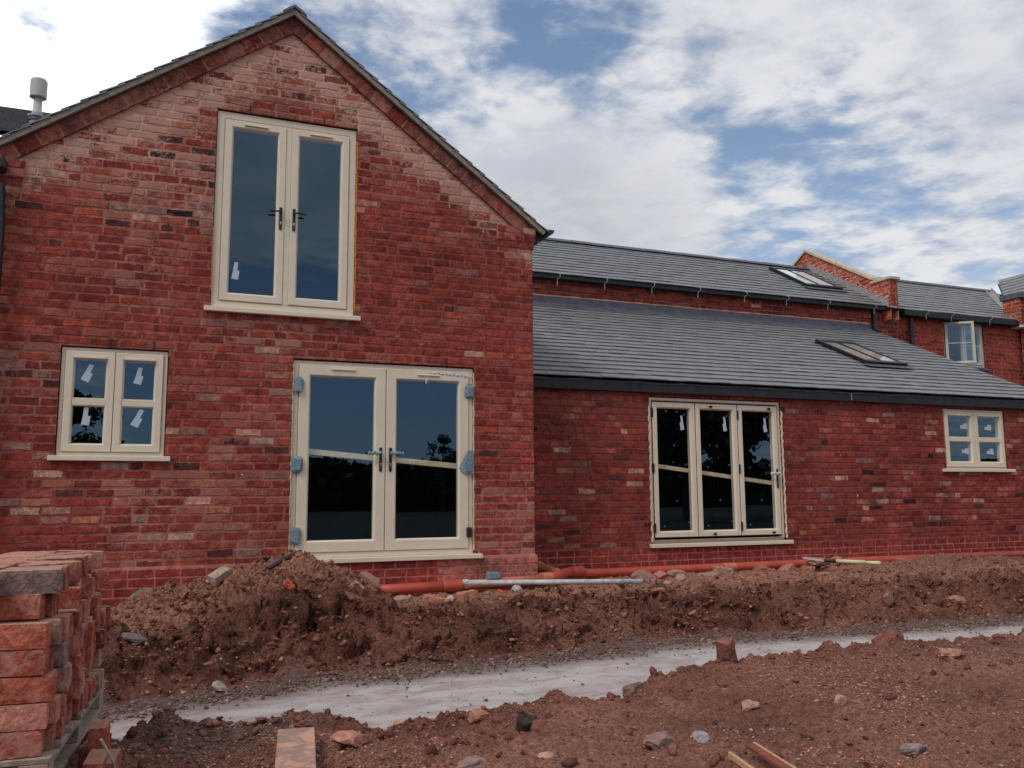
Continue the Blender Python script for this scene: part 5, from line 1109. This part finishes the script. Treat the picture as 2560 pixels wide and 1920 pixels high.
# ------------------------------------------------------------------ drain pipes, pole, spade
def pipes():
    a = MB(); a.tube([(1.9, -.115, .325), (3.0, -.115, .335)], .056, 20); o = a.build('drain_pipe', M_ORANGE, None, True); tag(o, 'short red drain pipe emerging from the soil heap along the house plinth', 'drain pipe', 'orange drain pipes along the wall foot')
    s = MB(); s.tube([(2.86, -.115, .334), (2.87, -.115, .334), (3.07, -.115, .336), (3.08, -.115, .336)], [.058, .066, .066, .058], 20); s.build('socket', M_ORANGE, o)
    a = MB(); a.tube([(3.05, -.115, .336), (4.1, -.09, .365)], .05, 20); o = a.build('drain_pipe', M_ORANGE2, None, True); tag(o, 'faded orange drain pipe reaching the house corner', 'drain pipe', 'orange drain pipes along the wall foot')
    e = empty('pipe_junction', (4.35, .15, .37)); tag(e, 'orange branch fitting joining the two drain pipes at the inner corner', 'pipe fitting')
    s = MB(); s.tube([(4.08, -.09, .365), (4.22, -.02, .37), (4.42, .20, .375), (4.60, .42, .375), (4.78, .52, .37)], .060, 18); s.build('bend', M_ORANGE, e, True)
    s = MB(); s.tube([(4.03, -.095, .364), (4.16, -.055, .367)], .069, 18); s.build('socket', M_ORANGE2, e)
    s = MB(); s.tube([(4.42, .20, .375), (4.30, .45, .43), (4.26, .52, .46)], [.058, .058, .066], 18); s.build('branch', M_ORANGE2, e)
    s = MB(); s.tube([(4.66, .46, .374), (4.86, .55, .37)], .069, 18); s.build('socket', M_ORANGE, e)
    a = MB(); a.tube([(4.78, .53, .350), (5.2, .61, .334), (7.0, .63, .335), (9.5, .63, .343), (13.7, .63, .339)], .055, 20); o = a.build('drain_pipe', M_ORANGE, None, True); tag(o, 'long red orange drain pipe along the foot of the lean-to', 'drain pipe', 'orange drain pipes along the wall foot')
    for x in (7.1, 10.1): s = MB(); s.tube([(x-.10, .63, .333), (x-.09, .63, .333), (x+.09, .63, .333), (x+.10, .63, .333)], [.053, .059, .059, .053], 20); s.build('socket', M_ORANGE2, o)
    for g_ in (gh, le, rr_, nh, cw, lr): pass
    e.location = (4.35, .15, .37); adopt(e)
    a = MB(); a.tube([(3.06, -.26, .378), (4.84, -.96, .378)], .028, 16); o = a.build('metal_pole', M_POLE, None, True); tag(o, 'long pale grey scaffold pole lying beside the orange pipes', 'pole')
    s = MB(); s.tube([(3.04, -.252, .385), (3.10, -.276, .385)], .029, 16); s.build('end_collar', M_POLE, o)
    q = MB(); bb = bmesh_box(-.075, .075, -.045, .045, -.04, .04, .012); q.add([(v[0]+random.uniform(-.006, .006), v[1]+random.uniform(-.006, .006), v[2]+random.uniform(-.006, .006)) for v in bb[0]], bb[1])
    o = q.build('wrapped_hinge', M_BUB); o.location = (3.44, -.115, .425); tag(o, 'bubble wrapped grey hinge lying on the faded orange pipe', 'package')
pipes()
def spade():
    e = empty('spade', (8.3, -.35, .40)); tag(e, 'pale yellow handled spade lying on the bank beyond the folding door', 'spade')
    A, B = Vector((8.10, -.12, .435)), Vector((8.50, -.62, .425)); d = (B-A).normalized(); sd_ = Vector((-d.y, d.x, 0)); M_Y = simple('cream_shaft', lin(206, 202, 158, 1.0), .45, 0, .05, 9)
    m_ = MB(); m_.tube([A+d*.10, A+d*.46], .025, 14); m_.build('shaft', M_Y, e, True)
    m_ = MB(); c0 = A+d*.46; w = .062
    m_.tube([c0-d*.02, c0+sd_*w*.6+d*.06, c0+sd_*w+d*.13, c0+sd_*w+d*.17], .018, 10); m_.tube([c0-d*.02, c0-sd_*w*.6+d*.06, c0-sd_*w+d*.13, c0-sd_*w+d*.17], .018, 10); m_.tube([c0+sd_*(w+.012)+d*.165, c0-sd_*(w+.012)+d*.165], .020, 12); m_.build('grip', M_Y, e, True)
    m_ = MB(); m_.tube([A-d*.04, A+d*.11], [.020, .028], 12); m_.build('socket', M_BLACK, e)
    m_ = MB(); P0 = A-d*.04; m_.add([tuple(P0+sd_*.03), tuple(P0-sd_*.03), tuple(P0-sd_*.10-d*.03), tuple(P0-sd_*.095-d*.24+Vector((0, 0, .02))), tuple(P0-d*.29+Vector((0, 0, .03))), tuple(P0+sd_*.095-d*.24+Vector((0, 0, .02))), tuple(P0+sd_*.10-d*.03)], [(0, 1, 2, 3, 4, 5, 6)]); m_.build('blade', M_POLE, e)
    adopt(e)
spade()
M_POT = simple('dirty_black_pot', (.030, .020, .017, 1), .9, 0, .5, 30, .01, 60)
# dark pot shard, timber board and offcuts, battens behind the glass, wire
mb = MB(); mb.tube([(0, 0, -.04), (0, 0, .0), (0, 0, .088), (0, 0, .092), (0, 0, .03)], [.03, .036, .043, .038, .03], 20, lin(52, 36, 34)); o = mb.build('plant_pot', M_POT); place(o, 1.80, -4.90, -.012, (26, -14, 20)); tag(o, 'small dark plastic pot tipped over in the foreground soil', 'pot')
def board(name, pts, w, th, mat, lab, cat, grp=None):
    A, B = Vector(pts[0]), Vector(pts[1]); d = B-A; L_ = d.length; d.normalize(); s = Vector((-d.y, d.x, 0)).normalized(); n_ = d.cross(s)*-1
    M = Matrix((d, s, n_ if n_.z > 0 else -n_)).transposed().to_4x4(); M.translation = A
    mb = MB(); mb.bbox(0, L_, -w/2, w/2, -th, 0, .003, M=M); o = mb.build(name, mat); tag(o, lab, cat, grp); return o
mt_b, nt_, b_ = mat_new('dusty_board'); q = NT(nt_); p_ = q.pos()
q.put(b_.inputs['Base Color'], q.mix(q.rng(q.noise(p_, 9, 5, .6, .5), .42, .56), lin(196, 146, 122), lin(150, 122, 112))); 
b_.inputs['Roughness'].default_value = .9; q.put(b_.inputs['Normal'], q.bump(q.noise(q.scale(p_, (3, 1, 1)), 40, 5, .6), .004))
board('timber_board', [(.655, -4.80, .190), (.535, -5.62, .150)], .172, .022, mt_b, 'wide dusty timber board lying on the foreground soil', 'board')
M_WED = simple('cut_timber', lin(186, 146, 108), .8, 0, .15, 20, .002, 60)
M_BRD = simple('red_board', lin(128, 66, 54), .85, 0, .25, 14, .003, 50)
board('timber_offcut', [(2.46, -5.78, .135), (2.33, -6.40, .13)], .018, .03, M_WED, 'thin pale timber lath poking in at the bottom edge', 'timber')
o = board('timber_offcut', [(2.60, -5.74, .145), (2.46, -6.40, .145)], .042, .02, M_BRD, 'short red brown board with a pale sawn edge at the bottom edge', 'timber')
mb = MB(); A, B = Vector((2.6245, -5.746, .145)), Vector((2.4845, -6.406, .145)); mb.tube([A, B], .007, 6); mb.build('sawn_edge', M_WED, o)
board('timber_batten', [(1.30, .108, 1.822), (3.22, .104, 1.655)], .018, .060, M_WOOD, 'pale timber batten leaning across behind the double glazed doors', 'batten')
board('timber_batten', [(6.08, .853, 1.722), (8.12, .850, 1.474)], .018, .055, M_WOOD, 'pale timber batten sloping across behind the three-leaf folding door', 'batten')
mb = MB(); pts = [(5.02+.16*t-.05*math.sin(t*3), LY-.010-.012*math.sin(t*2.2), 2.14-.75*t+.05*math.sin(t*5)) for t in np.linspace(0, 1, 16)]; mb.tube(pts, .005, 6, lin(90, 40, 40)); o = mb.build('cable', simple('red_cable', lin(104, 44, 44, 1.2), .6)); tag(o, 'thin dark red cable hanging down the lean-to wall', 'cable')
A, B = Vector((.92, -1.02, .66)), Vector((1.24, -.86, .80)); mb = MB(); mb.tube([A, A*.5+B*.5+Vector((.01, .0, .012)), B], [.020, .024, .015], 8, lin(60, 46, 44)); o = mb.build('wood_stick', simple('dark_wet_wood', lin(58, 46, 46), .8, 0, .3, 30, .006, 50)); tag(o, 'dark wet stick poking out of the top of the soil heap', 'stick')
# small weeds at the foot of the bank
def weed(x, y, n_, h, lab):
    mb = MB()
    for i in range(n_):
        a = random.uniform(0, 6.283); l = random.uniform(.4, 1)*h; o_ = Vector((random.uniform(-.03, .03), random.uniform(-.03, .03), 0)); d = Vector((math.cos(a)*.7, math.sin(a)*.7, 1)).normalized(); s = Vector((-math.sin(a), math.cos(a), 0))*.006
        mb.add([tuple(o_-s), tuple(o_+s), tuple(o_+d*l*.6+s*1.3), tuple(o_+d*l+Vector((math.cos(a), math.sin(a), -.3))*l*.25), tuple(o_+d*l*.6-s*1.3)], [(0, 1, 2, 3, 4)], lin(random.randint(70, 100), random.randint(78, 100), 52))
    o = mb.build('weed', M_CLOD); place(o, x, y, 0); tag(o, lab, 'weed', 'weeds by the pole')
weed(3.02, -.62, 16, .09, 'small green weed under the left end of the grey pole'); weed(3.75, -.85, 16, .10, 'green weed beside the middle of the grey pole'); weed(3.72, -1.12, 14, .07, 'low green weed on the bank in front of the pole'); weed(4.5, -1.12, 18, .10, 'straw coloured weed near the right end of the pole')
# ------------------------------------------------------------------ pallet and its stack of reclaimed bricks
PR = -4.2
pal = empty('pallet', (-.30, -4.80, .21), R(PR)); tag(pal, 'weathered grey timber pallet under the brick stack', 'pallet')
M_PAL = simple('weathered_pallet', lin(150, 132, 120), .9, 0, .25, 16, .004, 50)
for i in range(7):
    y = -.70+i*.225; mb = MB(); mb.bbox(-1.0, .012, y, y+.115, .118, .140, .003, jit=.001); mb.build('deck_board', M_PAL, pal)
for x in (-.98, -.53, -.095):
    mb = MB(); mb.bbox(x, x+.10, -.70, .76, .096, .117, .003); mb.build('stringer_board', M_PAL, pal)
    for y in (-.69, -.02, .64): mb = MB(); mb.bbox(x, x+.10, y, y+.11, .018, .095, .003); mb.build('block', M_PAL, pal)
    mb = MB(); mb.bbox(x, x+.10, -.70, .76, -.004, .017, .003); mb.build('bottom_board', M_PAL, pal)
TON = [('dusty red', (150, 80, 68)), ('pale pink', (160, 104, 90)), ('orange red', (156, 80, 62)), ('maroon', (118, 62, 58)), ('grey', (126, 108, 104)), ('buff', (164, 126, 108)), ('brown red', (138, 74, 64)), ('smeared pink', (154, 118, 106))]
proto = []
for i, (nm, c) in enumerate(TON): proto.append((nm, rough_block((.226, .073, .0945), lin(*c, 1.28), 500+i, .07, .016, [[(1, .5, .6, .112)], [(-1, .2, .8, .110)], [(1, -.6, .3, .114), (-1, .3, .5, .115)], [(1, .1, 1, .108)], [(-.8, .5, .6, .102)], [(1, .2, -.7, .112)], [(1, -.3, .9, .105)], [(1, .6, .6, .106)]][i], sub=13).build('reclaimed_brick', M_LBRICK)))
used = set(); ORD = ['first', 'second', 'third', 'fourth', 'fifth', 'sixth', 'seventh', 'eighth', 'ninth', 'tenth', 'eleventh', 'twelfth', 'thirteenth', 'fourteenth', 'fifteenth', 'sixteenth', 'seventeenth', 'eighteenth', 'nineteenth']
def lay(lx, ly, z, ang, ti, lab, grp, world=False, rx=0., ry=0.):
    nm, p = proto[ti]
    o = p if ti not in used else p.copy()
    if ti in used: COL.objects.link(o)
    used.add(ti)
    if world: o.location = (lx, ly, z); o.rotation_euler = (rx, ry, R(ang))
    else:
        a = R(PR); o.location = (-.30+lx*math.cos(a)-ly*math.sin(a), -4.80+lx*math.sin(a)+ly*math.cos(a), z); o.rotation_euler = (rx, ry, R(PR+ang))
    tag(o, lab.format(t=nm), 'brick', grp); return o
GRP = 'reclaimed bricks stacked on the pallet'
weights = [4, 2, 3, 1, .4, .8, 4, 1.4]
for k in range(7):
    z = .351+.0485+.0972*k; n_ = 17; y = -.69+.036
    for i in range(n_):
        if k == 6 and i in (0, 3, 4, 7, 8, 12, 15): y += .083; continue
        if k == 5 and i in (0, 4): y += .083; continue
        ti = random.choices(range(8), weights)[0]
        if k == 6 and i == 1: ti = 4
        lay(-.112+random.uniform(-.028, .030)-(0.0 if k < 5 else random.uniform(0, .06)), y, z+random.uniform(-.001, .001), random.uniform(-4.5, 4.5)*(1 if k < 5 else 1.6), ti, '{t} brick on edge, '+ORD[i]+' from near end, '+ORD[k]+' course of the pallet', GRP, rx=random.uniform(-.03, .03)*(3 if k > 4 else 1), ry=random.uniform(-.02, .02)*(3 if k > 4 else .5)); y += .083
    for i in range(3 if k < 6 else 17):
        lay(-.352+random.uniform(-.01, .01), -.654+.083*i, z, random.uniform(-2, 2), random.choices(range(8), weights)[0], '{t} brick in the inner row, '+ORD[i]+' from near end, '+ORD[k]+' course', GRP)
    for i in range(2): lay(-.592+random.uniform(-.01, .01), -.654+.083*i, z, random.uniform(-2, 2), random.choices(range(8), weights)[0], '{t} brick in the back row, '+ORD[i]+' from near end, '+ORD[k]+' course', GRP)
# bricks left on the ground beyond the pallet's near side
zg = lambda x, y: float(zall(np.array([x]), np.array([y]))[0])
LB = [(-.20, -5.02, .10, 80, 2, 'red brick stood on end on the ground beside the pallet'), (-.16, -5.12, .08, 84, 0, 'dusty red brick on the ground at the outer side of the pallet foot'), (-.20, -5.24, .08, 86, 6, 'brown red brick nearest the bottom edge below the pallet deck'), (-.22, -4.94, .10, 78, 3, 'dark maroon brick on top of the ground bricks beside the pallet')]
for x, y, dz, a, ti, lab in LB: lay(x, y, zg(x, y)+dz-.03, a, ti, lab, 'spare bricks on the ground', True, rx=random.uniform(-.15, .15), ry=R(random.choice([0, 80])))
mb = MB(); A = np.linspace(0, 1, 18); mb.tube([(-.20+.05*math.sin(t*5)+.02, -5.35+.35*t, .36-.22*math.sin(t*2.6)*(1-.3*t)) for t in A], .006, 6, lin(150, 140, 130)); o = mb.build('packing_strap', M_POLE); tag(o, 'loose grey packing strap hanging from the pallet edge', 'strap')
# ------------------------------------------------------------------ what stands across the field and shows in the glass
M_LEAF = attr_mat('leaf', .6, .3, 3, 0, 40, .3); M_BARK = simple('bark', (.06, .045, .035, 1), .9, 0, .3, 6, .02, 12)
def tree(x, y, h, rad, n_, lab, seed):
    r_ = random.Random(seed); t = empty('tree', (x, y, 0)); tag(t, lab, 'tree', 'trees across the field')
    m_ = MB(); m_.tube([(0, 0, -.3), (.05, 0, h*.25), (-.05, .05, h*.5), (0, 0, h*.85)], [h*.028, h*.022, h*.016, h*.004], 10)
    tips = []
    for i in range(9):
        a = i*2.4; z = h*(.28+.05*i); L_ = rad*r_.uniform(.5, .95); e = (math.cos(a)*L_, math.sin(a)*L_, z+L_*.6); tips.append(e); m_.tube([(0, 0, z), (e[0]*.5, e[1]*.5, z+L_*.4), e], [h*.010, h*.007, h*.002], 7)
    m_.build('trunk', M_BARK, t); l = MB(); cl = []
    for i in range(26):
        a = r_.uniform(0, 6.283); zz = r_.uniform(.22, 1.0); rr0 = rad*math.sqrt(max(.05, 1-((zz-.55)/.5)**2))*r_.uniform(.3, 1); cl.append((math.cos(a)*rr0, math.sin(a)*rr0, zz*h, rad*r_.uniform(.22, .42)))
    for i in range(n_):
        c = r_.choice(cl); d = Vector((r_.gauss(0, 1), r_.gauss(0, 1), r_.gauss(0, .8))).normalized()*c[3]*r_.uniform(.4, 1.05); P = Vector(c[:3])+d; s = h*.018*r_.uniform(.7, 1.6)
        u = Vector((r_.gauss(0, 1), r_.gauss(0, 1), r_.gauss(0, 1))).normalized(); v = u.orthogonal().normalized(); g_ = r_.uniform(.7, 1.3); l.add([tuple(P-u*s), tuple(P+v*s*.6), tuple(P+u*s), tuple(P-v*s*.6)], [(0, 1, 2, 3)], (.035*g_, .055*g_, .018*g_, 1))
    l.build('crown', M_LEAF, t); return t
tree(-3.3, -30, 5.3, 1.5, 4200, 'young leafy tree reflected in the small left window', 1)
tree(27, -30, 11, 5.5, 11000, 'broad tree across the field reflected in the folding door', 2)
tree(36, -33, 12, 5.5, 9000, 'taller tree beside the broad one, reflected in the folding door', 3)
tree(25.2, -72, 7.0, 1.7, 1500, 'lone round tree above the far hedge reflected in the right glazed door', 4)
mb = MB(); r_ = random.Random(5)
for i in range(24000):
    x = r_.uniform(-90, 130); hh = 4.9+.22*math.sin(x*.21)+.2*math.sin(x*.53+1)+.15*math.sin(x*1.3); P = Vector((x, -78+r_.gauss(0, 1.0), r_.uniform(0, 1)**.6*hh)); u = Vector((r_.gauss(0, 1), r_.gauss(0, 1), r_.gauss(0, 1))).normalized(); v = u.orthogonal().normalized(); s = r_.uniform(.3, .7); g_ = r_.uniform(.6, 1.2)
    mb.add([tuple(P-u*s), tuple(P+v*s*.7), tuple(P+u*s), tuple(P-v*s*.7)], [(0, 1, 2, 3)], (.030*g_, .045*g_, .018*g_, 1))
mb.box(-90, 130, -79.6, -78.2, -.2, 4.3, (.02, .03, .012, 1)); tag(mb.build('far_hedge', M_LEAF), kind='stuff')
